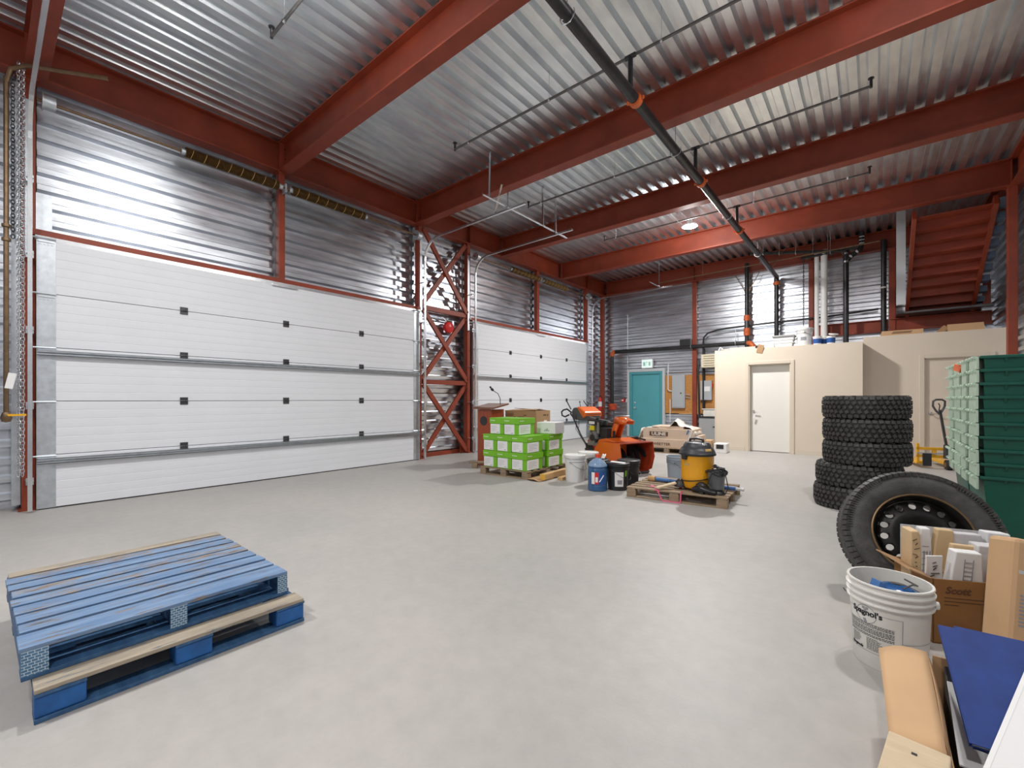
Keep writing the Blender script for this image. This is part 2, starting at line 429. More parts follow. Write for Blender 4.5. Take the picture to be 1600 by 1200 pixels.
def hss(x, y, w, d, z0, z1, label, name='steel_column', base=True, group='red wall columns'):
    c = MB().b2((x - w/2, y - d/2, z0), (x + w/2, y + d/2, z1)).build(name, 'red', bev=.008)
    tag(c, label, 'column', group)
    if base and z0 < .05:
        MB().b2((x - w/2 - .04, y - d/2 - .03, 0), (x + w/2 + .04, y + d/2 + .03, .018)).build('base_plate', 'red', c)
    MB().b2((x - w/2 - .02, y - d/2 - .02, z1 - .015), (x + w/2 + .02, y + d/2 + .02, z1)).build('cap_plate', 'red', c)
    return c
hss(-7.53, .345, .13, .11, 0, ZB, 'dark red column left of the big garage door, beside the hoist chain')
hss(-7.52, 5.955, .13, .085, 0, ZB, 'red column at the right edge of the big garage door')
hss(-7.52, 7.41, .13, .10, 0, ZB, 'red column at the left edge of the far garage door, right of the cross bracing')
hss(-7.52, 13.01, .13, .10, 0, ZB, 'red column at the right edge of the far garage door')
hss(-7.52, 14.2, .13, .13, 0, ZB, 'red column in the far left corner of the hall')
for y, l in ((3.13, 'short red post above the middle of the big garage door'), (10.22, 'short red post above the middle of the far garage door')):
    hss(-7.52, y, .12, .10, 3.21, ZB, l, 'header_post', group='short posts above the garage doors')
hss(-4.36, 14.33, .13, .13, 0, ZB, 'red column on the far wall between the two grey electric panels')
hss(-1.31, 14.33, .12, .13, 0, ZB, 'red column on the far wall beside the white plastic pipes')
hss(.34, 14.25, .13, .15, 0, ZB, 'red column on the far wall left of the stair')
hss(1.845, 11.40, .12, .13, 0, ZB, 'red column on the right hand wall at the end of the fourth roof beam')
for y in (-2.35, .4, 3.15, 5.9, 8.65):
    hss(1.95, y, .13, .13, 0, ZB, 'red column on the right hand wall ' + {-2.35: 'behind the camera', .4: 'level with the camera', 3.15: 'beside the spare wheel', 5.9: 'behind the green totes', 8.65: 'two bays before the offices'}[y])
for y0, y1, l in ((.36, 5.92, 'long thin red header bar above the big garage door'), (7.44, 13.0, 'thin red header bar above the far garage door')):
    h = MB().b2((-7.56, y0, 3.16), (-7.40, y1, 3.172)).b2((-7.41, y0, 3.172), (-7.40, y1, 3.225)).build('header_channel', 'red'); tag(h, l, 'beam', 'door header bars')
    MB().b2((-7.40, y0 + .03, 3.105), (-7.385, y1 - .03, 3.155)).build('seal_strip', 'zinc', h)
# cross bracing between the two garage doors
br = thing('cross_bracing', 'red steel cross bracing of three X panels between the garage doors', 'bracing', (-7.50, 0, 0))
ya, yb = 6.03, 7.33
for z0, z1 in ((.06, 1.60), (1.70, 3.20), (3.30, 4.93)):
    MB().bar((0, ya, z0), (0, yb, z1), .10, .05, (1, 0, 0)).build('diagonal', 'red', br)
    MB().bar((.052, ya, z1), (.052, yb, z0), .10, .05, (1, 0, 0)).build('diagonal', 'red', br)
for z in (1.65, 3.25): MB().b2((-.05, ya, z - .05), (.05, yb, z + .05)).build('strut', 'red', br)
for y, z in ((ya + .06, .06), (yb - .06, .06)): MB().b2((-.035, y - .09, z - .05), (-.025, y + .09, z + .12)).build('gusset_plate', 'red', br)

# ------------------------------------------------------------------ garage doors
def hinge_mesh():
    mb = MB().b2((0, -.045, -.05), (.008, .045, -.006)).b2((0, -.045, .006), (.008, .045, .05))
    for y in (-.03, 0, .03): mb.cyl((.012, y - .012, 0), (.012, y + .012, 0), .012, 8)
    for y in (-.03, .03):
        for z in (-.032, .032): mb.cyl((.008, y, z), (.014, y, z), .008, 6)
    me = mb.mesh('hinge'); me.materials.append(M['steel_dark']); return me
HINGE = hinge_mesh()
SEC = .624
def garage_door(name, y0, y1, cols, handle=False):
    d = sempty(name, (-7.45, 0, 0))
    st = .155
    for k in range(5):
        z0 = k * SEC + (.012 if k == 0 else .002); z1 = (k + 1) * SEC - .002
        # ribbed skin: six shallow steps per section
        n = 6; h = (z1 - z0) / n; prof = [(0., z0)]
        for i in range(n):
            a = z0 + i * h
            prof += [(.0645, a + .004), (.0655, a + h*.5), (.0645, a + h - .004), (.0615, a + h)]
        prof += [(0., z1)]
        MB().prism(prof, y0 + st*.5, y1 - st*.5, 'y').build('door_section', 'door_white', d)
        for ya, yb in ((y0, y0 + st), (y1 - st, y1)):
            e = MB().b2((.0, ya, z0), (.072, yb, z1)).build('end_stile', 'galv', d)
            mb = MB()
            for zz in ([z1 - .035] if k == 4 else [z1 - .045]):
                mb.b2((.072, ya + .01, zz), (.082, yb - .01, zz + .04)); mb.cyl((.088, ya - .03, zz + .04), (.088, yb, zz + .04), .011, 8)
                for q in range(4): mb.cyl((.072, ya + .03 + q*.032, zz - .022), (.079, ya + .03 + q*.032, zz - .022), .008, 6)
            mb.build('end_hinge', 'galv', e)
    for k in range(1, 5):
        for y in cols: link('hinge', HINGE, d, loc=(.066, y, k * SEC))
    for z in (SEC - .05, 3 * SEC - .05):   # U-shaped reinforcing struts
        MB().b2((.07, y0, z - .045), (.078, y1, z + .012)).b2((.07, y0, z + .006), (.125, y1, z + .012)).b2((.07, y0, z - .045), (.125, y1, z - .039)).b2((.119, y0, z - .045), (.125, y1, z - .03)).b2((.119, y0, z - .005), (.125, y1, z + .012)).build('reinforcing_strut', 'galv', d)
    MB().b2((.0, y0 + .02, 0.), (.055, y1 - .02, .02)).build('bottom_seal', 'rubber', d)
    MB().b2((.066, (y0 + y1)/2 - .2, 5*SEC - .035), (.10, (y0 + y1)/2 + .2, 5*SEC - .005)).build('top_bracket', 'zinc', d)
    return d
garage_door('door_1', .40, 5.88, (1.79, 3.16, 4.52))
garage_door('door_2', 7.49, 12.96, (8.87, 10.24, 11.6))

def track(y, side, label, xend=-4.6):
    """C-shaped door track: vertical run, curve, horizontal run to the room"""
    t = thing('door_track', label, 'track', (0, y, 0), group='galvanised garage door tracks')
    x0 = -7.27; zt = 4.60; r = .42; path = [(x0, 0, .02), (x0, 0, zt - r)]
    for i in range(1, 9):
        a = pi/2 * i / 8; path.append((x0 + r - r*cos(a), 0, zt - r + r*sin(a)))
    path.append((xend, 0, zt + .03))
    mb = MB()
    for off in (-.016, .016):
        for a, b in zip(path[:-1], path[1:]):
            mb.bar(Vector(a) + Vector((0, off, 0)), Vector(b) + Vector((0, off, 0)), .005, .034, (1, 0, .2))
    for a, b in zip(path[:-1], path[1:]):
        n = (Vector(b) - Vector(a)).normalized().cross(Vector((0, 1, 0)))
        mb.bar(Vector(a) - n*.016, Vector(b) - n*.016, .036, .004, (1, 0, .2) if abs(n.z) < .7 else (0, 0, 1))
    mb.build('rail', 'zinc', t)
    for z in (.35, 1.2, 2.05, 2.9, 3.75):
        MB().b2((-7.46, -.03 + side*.05, z), (-7.26, .03 + side*.05, z + .006)).b2((-7.30, -.03 + side*.05, z - .04), (-7.292, .03 + side*.05, z + .04)).build('bracket', 'galv', t)
    MB().b2((-7.46, .045*side - .03, 2.9), (-7.45, .045*side + .03, 4.7)).build('mounting_angle', 'galv', t)
    return t
track(.345, 0, 'galvanised door track left of the big garage door')
track(5.93, 1, 'curved galvanised door track right of the big garage door')
track(7.44, -1, 'curved galvanised door track left of the far garage door')
track(13.02, 1, 'curved galvanised door track right of the far garage door')
tb = thing('track_hanger', 'perforated steel angle tying the two middle door tracks to the roof', 'hanger', (-5.0, 0, 0))
MB().b2((-.02, 5.3, 4.66), (.025, 7.85, 4.665)).b2((-.02, 5.3, 4.66), (-.015, 7.85, 4.70)).build('tie_angle', 'zinc', tb)
for y in (5.45, 5.93): MB().bar((0, y, 4.66), (.0, y + .02, ZT), .035, .005, (0, 1, 0)).build('drop_angle', 'zinc', tb)
for y in (7.0, 7.44): MB().bar((0, y, 4.66), (.0, y, ZT), .035, .02, (0, 1, 0)).build('drop_angle', 'zinc', tb)
MB().bar((-.3, 5.93, 4.64), (.15, 5.6, 4.9), .03, .005).build('brace', 'zinc', tb)
tb2 = thing('track_hanger', 'steel angle hanging the far door track near the corner', 'hanger', (-5.0, 12.9, 0))
MB().b2((-.02, -.6, 4.66), (.025, .3, 4.665)).b2((-.02, -.6, 4.66), (-.015, .3, 4.70)).build('tie_angle', 'zinc', tb2)
MB().bar((0, .12, 4.66), (0, .12, ZT), .035, .006, (0, 1, 0)).build('drop_angle', 'zinc', tb2)

def spring_shaft(y0, y1, springs, label):
    t = thing('torsion_spring', label, 'door spring', (-7.33, 0, 4.68), group='torsion springs above the garage doors')
    MB().cyl((0, y0, 0), (0, y1, 0), .016, 10).build('shaft', 'brass', t)
    for a, b in springs:
        n = int((b - a) / .0155); pr = []
        s = MB(); seg = 14
        prof = []
        for i in range(n):
            y = a + i * .0155
            prof += [(.060, y), (.072, y + .0078)]
        s.lathe([(r, h) for r, h in prof], seg, axis='y')
        s.v = [(x, -y_, z) for x, y_, z in s.v]
        o = s.build('spring', 'springc', t)
        for q in range(8):
            yy = a + (b - a) * (q + .5) / 8; MB().tube([(.072*cos(an), yy + .02*sin(an), .072*sin(an)) for an in [R(x) for x in range(-100, 101, 20)]], .0035, 5).build('paint_mark', 'gold', o)
        for yy in (a - .02, b + .02):
            MB().cyl((0, yy - .025, 0), (0, yy + .025, 0), .045, 12).build('winding_cone', 'galv', t)
    for yy in (y0 + .1, y1 - .1): MB().cyl((0, yy - .05, 0), (0, yy + .05, 0), .085, 18).cyl((0, yy - .06, 0), (0, yy - .05, 0), .10, 18).build('cable_drum', 'galv', t)
    MB().b2((-.13, (springs[0][1] + springs[1][0])/2 - .012, -.07), (.02, (springs[0][1] + springs[1][0])/2 + .012, .07)).build('centre_bracket', 'galv', t)
    return t
spring_shaft(.40, 5.90, [(1.79, 3.03), (3.23, 4.55)], 'oily brown torsion spring shaft above the big garage door')
spring_shaft(7.46, 13.0, [(8.85, 10.10), (10.30, 11.55)], 'brown torsion spring shaft above the far garage door')

# ------------------------------------------------------------------ offices (beige rooms under the roof)
H1, H2, Y1, Y2, XC = 2.51, 2.64, 11.98, 12.40, -.19
def wall_with_hole(mb, x0, x1, y0, y1, z1, hx0, hx1, hz):
    mb.b2((x0, y0, 0), (hx0, y1, z1)); mb.b2((hx1, y0, 0), (x1, y1, z1)); mb.b2((hx0, y0, hz), (hx1, y1, z1)); return mb
D1 = (-2.37, -1.50, 2.115); D2 = (.80, 1.72, 2.115)
o1 = wall_with_hole(MB(), -3.13, XC, Y1, Y1 + .17, H1, *D1).b2((-3.13, Y1 + .17, 0), (-3.01, 14.2, H1)).b2((XC - .12, Y1 + .17, 0), (XC, 14.2, H1)).b2((-3.01, Y1 + .17, H1 - .1), (XC - .12, 14.2, H1)).build('wall_office_one', 'beige'); struct(o1)
o2 = wall_with_hole(MB(), XC, 2.0, Y2, Y2 + .12, H2, *D2).b2((XC, Y2 + .12, H2 - .1), (2.0, 14.2, H2)).b2((XC, Y2 + .12, H1), (XC + .1, 14.2, H2 - .1)).build('wall_office_two', 'beige'); struct(o2)
bb = struct(MB().b2((-3.14, Y1 - .012, 0), (-2.46, Y1, .10)).b2((-1.41, Y1 - .012, 0), (XC + .01, Y1, .10)).b2((XC, Y2 - .012, 0), (.71, Y2, .10)).build('baseboard_office', 'beige_trim'))
MB().b2((-3.15, Y1 - .012, 0), (-3.13, Y1 + .1, H1)).build('corner_bead', 'beige_trim', o1)
def frame_door(name, x0, x1, z1, y, leaf_mat, frame_mat, inset, handle_left, leaf_name='door_leaf', case=.075):
    d = sempty(name, (0, y, 0))
    MB().b2((x0 - case, -.02, 0), (x0, .012, z1 + case)).b2((x1, -.02, 0), (x1 + case, .012, z1 + case)).b2((x0, -.02, z1), (x1, .012, z1 + case)).build('door_casing', frame_mat, d, bev=.004)
    MB().b2((x0, 0, 0), (x0 + .02, .17, z1)).b2((x1 - .02, 0, 0), (x1, .17, z1)).b2((x0, 0, z1 - .02), (x1, .17, z1)).build('door_jamb', frame_mat, d)
    lf = MB().b2((x0 + .022, inset, .012), (x1 - .022, inset + .045, z1 - .022)).build(leaf_name, leaf_mat, d, bev=.003)
    hx = x0 + .09 if handle_left else x1 - .09
    s = 1 if handle_left else -1
    MB().cyl((hx, inset, .98), (hx, inset - .012, .98), .032, 16).tube([(hx, inset - .01, .98), (hx, inset - .055, .98), (hx + s*.03, inset - .06, .98), (hx + s*.12, inset - .06, .975)], .010, 8).build('lever_handle', 'chrome', lf)
    return d, lf
d4, lf4 = frame_door('door_4', *D1, Y1, 'white_paint', 'beige_trim', .115, True)
MB().box((-2.265, .045, .86), (.05, .004, .11), (0, R(12), 0)).build('hang_tag', 'white', lf4)
d5, lf5 = frame_door('door_5', *D2, Y2, 'beige', 'beige_trim', .03, True)
d3, lf3 = frame_door('door_3', -6.47, -5.47, 2.13, 14.34, 'teal', 'teal_frame', .03, True)
MB().cyl((-6.36, .03, 1.16), (-6.36, .012, 1.16), .03, 14).build('deadbolt', 'chrome', lf3)
MB().b2((-6.63, -.03, 0), (-6.55, .10, 2.30)).b2((-5.39, -.03, 0), (-5.31, .10, 2.30)).b2((-6.55, -.03, 2.21), (-5.39, .10, 2.30)).build('outer_frame', 'frame_grey', d3)

# ================================================================== LAMPS
def lamp(p, power, label):
    t = thing('ceiling_lamp', label, 'lamp', p, group='round high bay ceiling lamps')
    MB().lathe([(.0, .16), (.05, .16), (.06, .06), (.15, .04), (.165, .0), (.15, -.005)], 28).build('housing', 'white', t)
    MB().lathe([(.148, .0), (.10, -.025), (.0, -.035)], 28).build('lens', 'lamp_lens', t)
    MB().cyl((0, 0, .16), (0, 0, ZT - p[2]), .008, 8).build('drop_rod', 'zinc', t)
    ld = bpy.data.lights.new('lamp_light', 'AREA'); ld.energy = power; ld.shape = 'DISK'; ld.size = .28; ld.color = (1, .98, .955)
    lo = bpy.data.objects.new('lamp_light', ld); COL.objects.link(lo); lo.parent = t; lo.location = (0, 0, -.045)
    sd = bpy.data.lights.new('lamp_spill', 'POINT'); sd.energy = power * .34; sd.shadow_soft_size = .15; sd.color = (1, .98, .955)
    so = bpy.data.objects.new('lamp_spill', sd); COL.objects.link(so); so.parent = t; so.location = (0, 0, -.22)
for a in LAMPS: lamp(*a)

# ================================================================== PIPES
mp = thing('sprinkler_main', 'thick dark grey sprinkler main running along under the roof beams', 'pipe', (-2.1, 0, 4.68))
MB().cyl((0, YF + .1, 0), (0, 14.05, 0), .058, 18).build('pipe', 'blackpipe', mp)
def coupling(parent, c, axis, r=.075, m='orange', half=.035):
    a = Vector(c); d = Vector({'x': (1,0,0), 'y': (0,1,0), 'z': (0,0,1)}[axis]) * half
    mb = MB().cyl(a - d, a + d, r, 18).cyl(a - d*1.35, a - d*.75, r*.92, 18).cyl(a + d*.75, a + d*1.35, r*.92, 18)
    e = Vector((0, 0, 1)) if axis != 'z' else Vector((1, 0, 0)); g = d.normalized().cross(e)
    for s in (-1, 1): mb.box(a + g*s*r*1.15, (.03, .03, .03)); 
    return mb.build('coupling', m, parent)
for y in (1.9, 4.75, 7.20, 9.74): coupling(mp, (0, y, 0), 'y')
for y in (3.15, 5.9, 8.65, 11.4):
    MB().tube([(.075*cos(R(a)), y + .16, .075*sin(R(a))) for a in range(-200, 21, 20)], .006, 6).cyl((0, y + .16, .075), (0, y + .16, ZT - 4.68), .005, 6).build('hanger_ring', 'zinc', mp)
for y in (13.2,):
    for x in (-.3, .35): MB().cyl((0, y, 0), (x, y + .3, .66), .009, 6).build('sway_brace', 'brass', mp)
dn = thing('sprinkler_riser', 'black vertical pipe under the orange elbow dropping onto the office roof', 'pipe', (-2.1, 14.12, 0))
MB().tube([(0, -.07, 4.68), (0, -.04, 4.675), (0, -.012, 4.655), (0, 0, 4.62), (0, 0, 4.55)], .062, 16).build('elbow', 'blackpipe', dn)
MB().cyl((0, 0, 2.5), (0, 0, 4.56), .058, 18).build('pipe', 'blackpipe', dn); coupling(dn, (0, 0, 4.50), 'z', .08)
def branch(y, x0, x1, label, ends=True, z=5.1):
    t = thing('sprinkler_branch', label, 'pipe', (0, y, z), group='thin sprinkler branch lines under the deck')
    MB().cyl((x0, 0, 0), (x1, 0, 0), .016, 10).build('pipe', 'branch', t)
    MB().cyl((-2.1, 0, 4.68 - z), (-2.1, 0, 0), .028, 10).build('riser', 'blackpipe', t)
    MB().cyl((-2.16, 0, 0), (-2.04, 0, 0), .026, 10).build('tee', 'steel_dark', t)
    n = 4
    for i in range(n):
        x = x0 + (x1 - x0) * (.06 + .88 * i / (n - 1))
        MB().cyl((x, 0, 0), (x, 0, ZT - z + .03), .004, 6).cyl((x - .012, 0, 0), (x + .012, 0, 0), .024, 8).build('hanger', 'zinc', t)
    for x in (x0, x1) if ends else (x0,):
        MB().cyl((x, 0, -.02), (x, 0, .09), .016, 8).cyl((x, 0, .09), (x, 0, .10), .032, 10).build('sprinkler_head', 'steel_dark', t)
branch(1.95, -4.9, 0.2, 'thin sprinkler branch line above the camera')
branch(4.62, -4.95, 0., 'thin sprinkler branch line nearest in view, under the deck at the top')
branch(6.93, -5.3, -.03, 'thin sprinkler branch line between the second and third roof beams')
branch(9.55, -5.0, -.06, 'thin sprinkler branch line behind the third roof beam beside the lit lamp')
t = thing('sprinkler_branch', 'thin brass pipe along the far wall under the roof girder', 'pipe', (0, 13.55, 4.92), group='thin sprinkler branch lines under the deck')
MB().cyl((-5.2, 0, 0), (.1, 0, .1), .016, 8).build('pipe', 'brass', t)
for x in (-5.2, -3.9, -2.4, -.9): MB().cyl((x, 0, .02), (x, 0, ZT - 4.92), .004, 6).build('hanger', 'zinc', t)

# standpipe on the far wall with the horizontal feed and the orange elbow
t = thing('standpipe', 'black standpipe with two orange couplings in front of the far wall', 'pipe', (-2.84, 14.1, 0))
MB().cyl((0, 0, 2.5), (0, 0, 5.2), .056, 18).build('pipe', 'blackpipe', t)
coupling(t, (0, 0, 3.62), 'z', .085, half=.06); coupling(t, (0, 0, 3.22), 'z', .085, half=.08)
MB().cyl((0, 0, 3.3), (0, 0, 3.55), .066, 16).build('check_valve', 'steel_dark', t)
MB().tube([(.02, 0, 2.9), (.1, -.03, 2.88), (.17, -.05, 2.80), (.17, -.05, 2.68)], .07, 14).build('outlet_elbow', 'orange', t)
for x in (-.3, .32): MB().cyl((0, 0, 4.3), (x, .02, 4.9), .01, 6).build('sway_brace', 'brass', t)
t = thing('feed_pipe', 'long horizontal black pipe on the far wall with orange elbow above the teal door', 'pipe', (0, 14.17, 2.93))
MB().cyl((-7.02, 0, 0), (-2.9, 0, -.02), .062, 16).build('pipe', 'blackpipe', t)
MB().tube([(-7.0, 0, 0), (-7.07, 0, -.01), (-7.12, 0, -.05), (-7.13, 0, -.14)], .074, 14).build('elbow', 'orange', t)
MB().cyl((-7.13, 0, -.12), (-7.13, 0, -2.0), .062, 16).build('drop_pipe', 'blackpipe', t)
coupling(t, (-7.13, 0, -1.98), 'z', .08, half=.03)
for x in (-4.42, -3.15): MB().tube([(x, .07*cos(R(a)), .075*sin(R(a))) for a in range(0, 361, 30)], .008, 6).cyl((x, 0, .07), (x, 0, .42), .008, 6).build('clamp', 'galv', t)
t = tag(MB().tube([(-4.08, 14.22, 1.0), (-4.08, 14.22, 3.0), (-4.06, 14.22, 3.18), (-3.95, 14.22, 3.30), (-3.7, 14.22, 3.37), (-3.4, 14.22, 3.40), (-2.2, 14.22, 3.44), (-1.0, 14.22, 3.45), (.08, 14.22, 3.52)], .026, 10).build('cable_conduit', 'black'), 'black cable bending off the wall panel and running along the far wall', 'cable')
for x, r, l in ((-1.16, .05, 'thinner of the two white plastic pipes on the far wall'), (-1.0, .075, 'thicker of the two white plastic pipes on the far wall')):
    t = thing('plastic_pipe', l, 'pipe', (x, 13.9, 0), group='white vertical pipes')
    MB().cyl((0, 0, 2.5), (0, 0, 5.12), r, 16).build('pipe', 'white', t)
    MB().cyl((0, 0, 5.02), (0, 0, 5.13), r*1.15, 16).cyl((0, 0, 2.5), (0, 0, 2.58), r*1.12, 16).build('collar', 'white', t)
t = thing('drain_pipe', 'black drain pipe with banded elbow right of the white pipes', 'pipe', (-.55, 13.9, 0))
MB().cyl((0, 0, 2.5), (0, 0, 5.05), .058, 14).build('pipe', 'blackpipe', t)
MB().tube([(0, 0, 4.75), (.10, 0, 4.86), (.26, 0, 4.97), (.30, 0, 5.06), (.31, 0, 5.42)], .055, 14).build('wye', 'blackpipe', t)
for p, q in (((0,0,4.93),(0,0,4.97)), ((0,0,4.72),(0,0,4.76)), ((.08,0,4.84),(.11,0,4.865)), ((.2,0,4.93),(.235,0,4.955)), ((.31,0,5.12),(.31,0,5.145)), ((.31,0,5.2),(.31,0,5.225)), ((.31,0,5.28),(.31,0,5.305))):
    MB().cyl(p, q, .066, 14).build('band_clamp', 'zinc', t)
t = thing('drain_pipe', 'black pipe standing against the red column left of the stair', 'pipe', (.18, 14.15, 0))
MB().cyl((0, 0, 2.64), (0, 0, 5.2), .055, 14).build('pipe', 'blackpipe', t); MB().cyl((0, 0, 4.0), (0, 0, 4.04), .064, 14).build('band_clamp', 'white', t)
t = thing('overhead_pipe', 'dark sloping pipe with hangers under the deck near the far wall', 'pipe', (0, 13.3, 0))
MB().cyl((-2.6, 0, 5.22), (-.55, .5, 5.0), .042, 12).build('pipe', 'blackpipe', t)
for i in range(5):
    x = -2.3 + i*.36; z = 5.19 - i*.04; MB().tube([(x, .075 + i*.088 + .06*cos(R(a)), z + .06*sin(R(a))) for a in range(0, 361, 40)], .007, 6).cyl((x, .075 + i*.088, z + .06), (x, .075 + i*.088, ZT), .005, 6).build('hanger_ring', 'zinc', t)
t = thing('overhead_pipe', 'dark level pipe with valves above the white plastic pipes', 'pipe', (0, 13.85, 5.0))
MB().cyl((-1.5, 0, 0), (-.3, 0, .05), .032, 12).build('pipe', 'blackpipe', t)
for x in (-1.35, -.85, -.62, -.42): MB().tube([(x, .05*cos(R(a)), .05*sin(R(a))) for a in range(0, 361, 40)], .009, 6).cyl((x - .03, 0, 0), (x + .03, 0, 0), .042, 10).build('valve', 'steel_dark', t)
def chain(name, p0, p1, label, link_l=.045, wr=.0045, m='zinc'):
    """alternating oval links hanging from p0 down to p1"""
    mb = MB(); z = p0[2]; i = 0
    while z > p1[2]:
        t_ = (p0[2] - z) / (p0[2] - p1[2]); x = p0[0] + (p1[0] - p0[0]) * t_; y = p0[1] + (p1[1] - p0[1]) * t_
        pts = []
        for a in range(0, 361, 45):
            u = .014 * cos(R(a)); w = link_l * .62 * sin(R(a)); pts.append((x, y + u, z + w) if i % 2 else (x + u*.8, y + u*.55, z + w))
        mb.tube(pts, wr, 4, False); z -= link_l * .86; i += 1
    return mb
hc = thing('hoist_chain', 'long steel hand chain loop hanging beside the big garage door', 'chain')
chain('c', (-7.32, .262, 5.0), (-7.32, .262, .42), '').build('chain_strand', 'zinc', hc); chain('c', (-7.32, .297, 5.0), (-7.32, .292, .42), '').build('chain_strand', 'zinc', hc)
hc['label'] = 'long steel hand chain loop hanging beside the big garage door'
c2 = chain('c', (-7.47, .225, 5.0), (-7.47, .225, 3.1), '').build('hoist_chain', 'steel_dark'); tag(c2, 'short dark chain hanging beside the brown pipe', 'chain')
c3 = chain('c', (-1.44, 13.85, 5.0), (-1.44, 13.85, 3.25), '', .07, .007).build('hanging_chain', 'steel_dark'); tag(c3, 'dark chain hanging in front of the far wall above the white bucket', 'chain')
gp = thing('gas_pipe', 'brown metal pipe with a paper tag and yellow valve at the far left', 'pipe', (-7.22, .17, 0))
MB().cyl((0, .0, 1.10), (0, 0, 4.75), .021, 12).build('pipe', 'brass', gp)
MB().tube([(0, 0, 4.70), (.03, .03, 4.84), (.12, .15, 4.90), (.5, .75, 4.92)], .022, 8).build('upper_run', 'brass', gp)
for z in (2.98, 3.13): MB().cyl((0, 0, z), (0, 0, z + .03), .036, 12).build('collar', 'brass', gp)
MB().lathe([(.0, 1.02), (.035, 1.03), (.045, 1.07), (.035, 1.11), (.028, 1.13)], 12).build('valve', 'brass', gp)
MB().box((.03, .075, 1.10), (.012, .14, .022)).build('valve_handle', 'yellow', gp)
MB().box((.05, .03, 1.47), (.003, .06, .17), (R(-10), 0, 0)).build('paper_tag', 'paper', gp)

# ------------------------------------------------------------------ stair and landing
st = thing('stair', 'red steel stair seen from below, hanging from the fourth roof beam', 'stair')
yt, zt, yb_, zb = 11.53, 4.84, 14.1, 3.33
for x in (.60, 1.68): MB().bar((x, yt, zt), (x, yb_, zb), .06, .22, (0, 0, 1)).build('stringer', 'red', st)
n = 9
for i in range(n):
    y = yt + (yb_ - yt) * (i + .5) / n; z = zt + (zb - zt) * (i + .5) / n
    dy = (yb_ - yt) / n
    MB().b2((.63, y - dy*.5, z + .015), (1.65, y + dy*.5, z + .03)).b2((.63, y + dy*.5 - .01, z - .155), (1.65, y + dy*.5, z + .03)).build('tread_pan', 'red', st)
    MB().b2((1.72, y - dy*.55, z - .02), (1.84, y + dy*.45, z + .10)).build('tread_end', 'tread_conc', st)
MB().b2((.37, 12.6, 3.31), (.52, 12.65, 5.4)).b2((.37, 12.65, 3.31), (.385, 12.72, 5.4)).build('side_panel', 'frame_grey', st)
t = tag(ibeam(MB(), (.30, 14.2, 3.24), (2.0, 14.2, 3.24), .30, .14).build('landing_beam', 'red'), 'red beam under the foot of the stair', 'beam')
t = tag(ibeam(MB(), (-1.27, 14.32, 3.25), (.27, 14.32, 3.25), .31, .14).build('landing_beam', 'red'), 'short red beam on the far wall behind the black drain pipe', 'beam')
t = tag(MB().b2((.40, 13.6, 3.26), (1.95, 14.4, 3.30)).build('landing_plate', 'steel_dark'), 'dark landing plate at the foot of the red stair', 'landing')
t = thing('hanger_post', 'red stub post with bracket beside the foot of the stair', 'post', (1.88, 13.9, 3.3))
MB().b2((-.06, -.05, 0), (.06, .05, .55)).build('post', 'red', t); MB().b2((-.08, -.07, -.1), (.08, .07, .0)).build('bracket', 'galv', t)

# ------------------------------------------------------------------ wall fittings
t = thing('fire_bell', 'round red fire alarm bell on the cross-braced wall', 'alarm', (-7.55, 6.83, 2.92))
MB().cyl((-.1, 0, 0), (0, 0, 0), .07, 14).build('back_box', 'red_plastic', t)
MB().lathe([(.135, 0), (.14, .02), (.125, .06), (.08, .085), (.0, .095)], 24, axis='x').build('gong', 'red_plastic', t)
MB().tube([(-.06, .0, .12), (-.06, -.05, .2), (-.06, -.3, .24)], .012, 6).build('conduit', 'galv', t)
t = thing('wall_conduit', 'thin grey electrical conduit crossing the braced wall panel', 'pipe', (-7.62, 6.0, 3.1)); MB().cyl((0, 0, 0), (0, 1.36, 0), .014, 8).build('pipe', 'galv', t); MB().b2((-.02, 1.0, -.22), (.03, 1.05, .0)).build('drop', 'galv', t)
t = thing('fire_extinguisher', 'red fire extinguisher with white label hanging right of the far garage door', 'extinguisher', (-7.42, 13.82, .88))
MB().lathe([(0, 0), (.06, .0), (.068, .02), (.068, .36), (.05, .42), (.022, .45), (.022, .48), (0, .48)], 20).build('cylinder', 'red_plastic', t)
MB().lathe([(.0695, .14), (.0695, .31)], 20).build('label_band', 'white', t)
MB().b2((-.02, -.02, .48), (.02, .06, .53)).tube([(0, .02, .5), (.05, .06, .46), (.07, .06, .3), (.075, .03, .1)], .010, 6).build('valve_and_hose', 'black', t)
t = thing('call_point', 'small red fire call point left of the teal door', 'alarm', (-6.81, 14.38, 1.23)); MB().b2((-.06, -.05, -.06), (.06, .03, .06)).build('body', 'red_plastic', t, bev=.01); MB().b2((-.035, -.055, -.02), (.035, -.05, .03)).build('pull_bar', 'white', t)
t = thing('light_switch', 'small white switch box left of the teal door', 'switch', (-6.64, 14.38, 1.23)); MB().b2((-.045, -.05, -.06), (.045, .03, .06)).build('box', 'white', t, bev=.006); MB().b2((-.01, -.06, -.02), (.01, -.05, .02)).build('toggle', 'white', t)
MB().cyl((0, 0, .06), (0, 0, 3.0), .012, 8).build('conduit', 'galv', t)
t = thing('exit_sign', 'pale green lit exit sign above the teal door', 'sign', (-5.90, 14.30, 2.47))
MB().b2((-.19, -.03, -.15), (.19, .06, .15)).build('case', 'white', t, bev=.008); MB().b2((-.175, -.036, -.135), (.175, -.031, .135)).build('sign_face', 'exit_face', t)
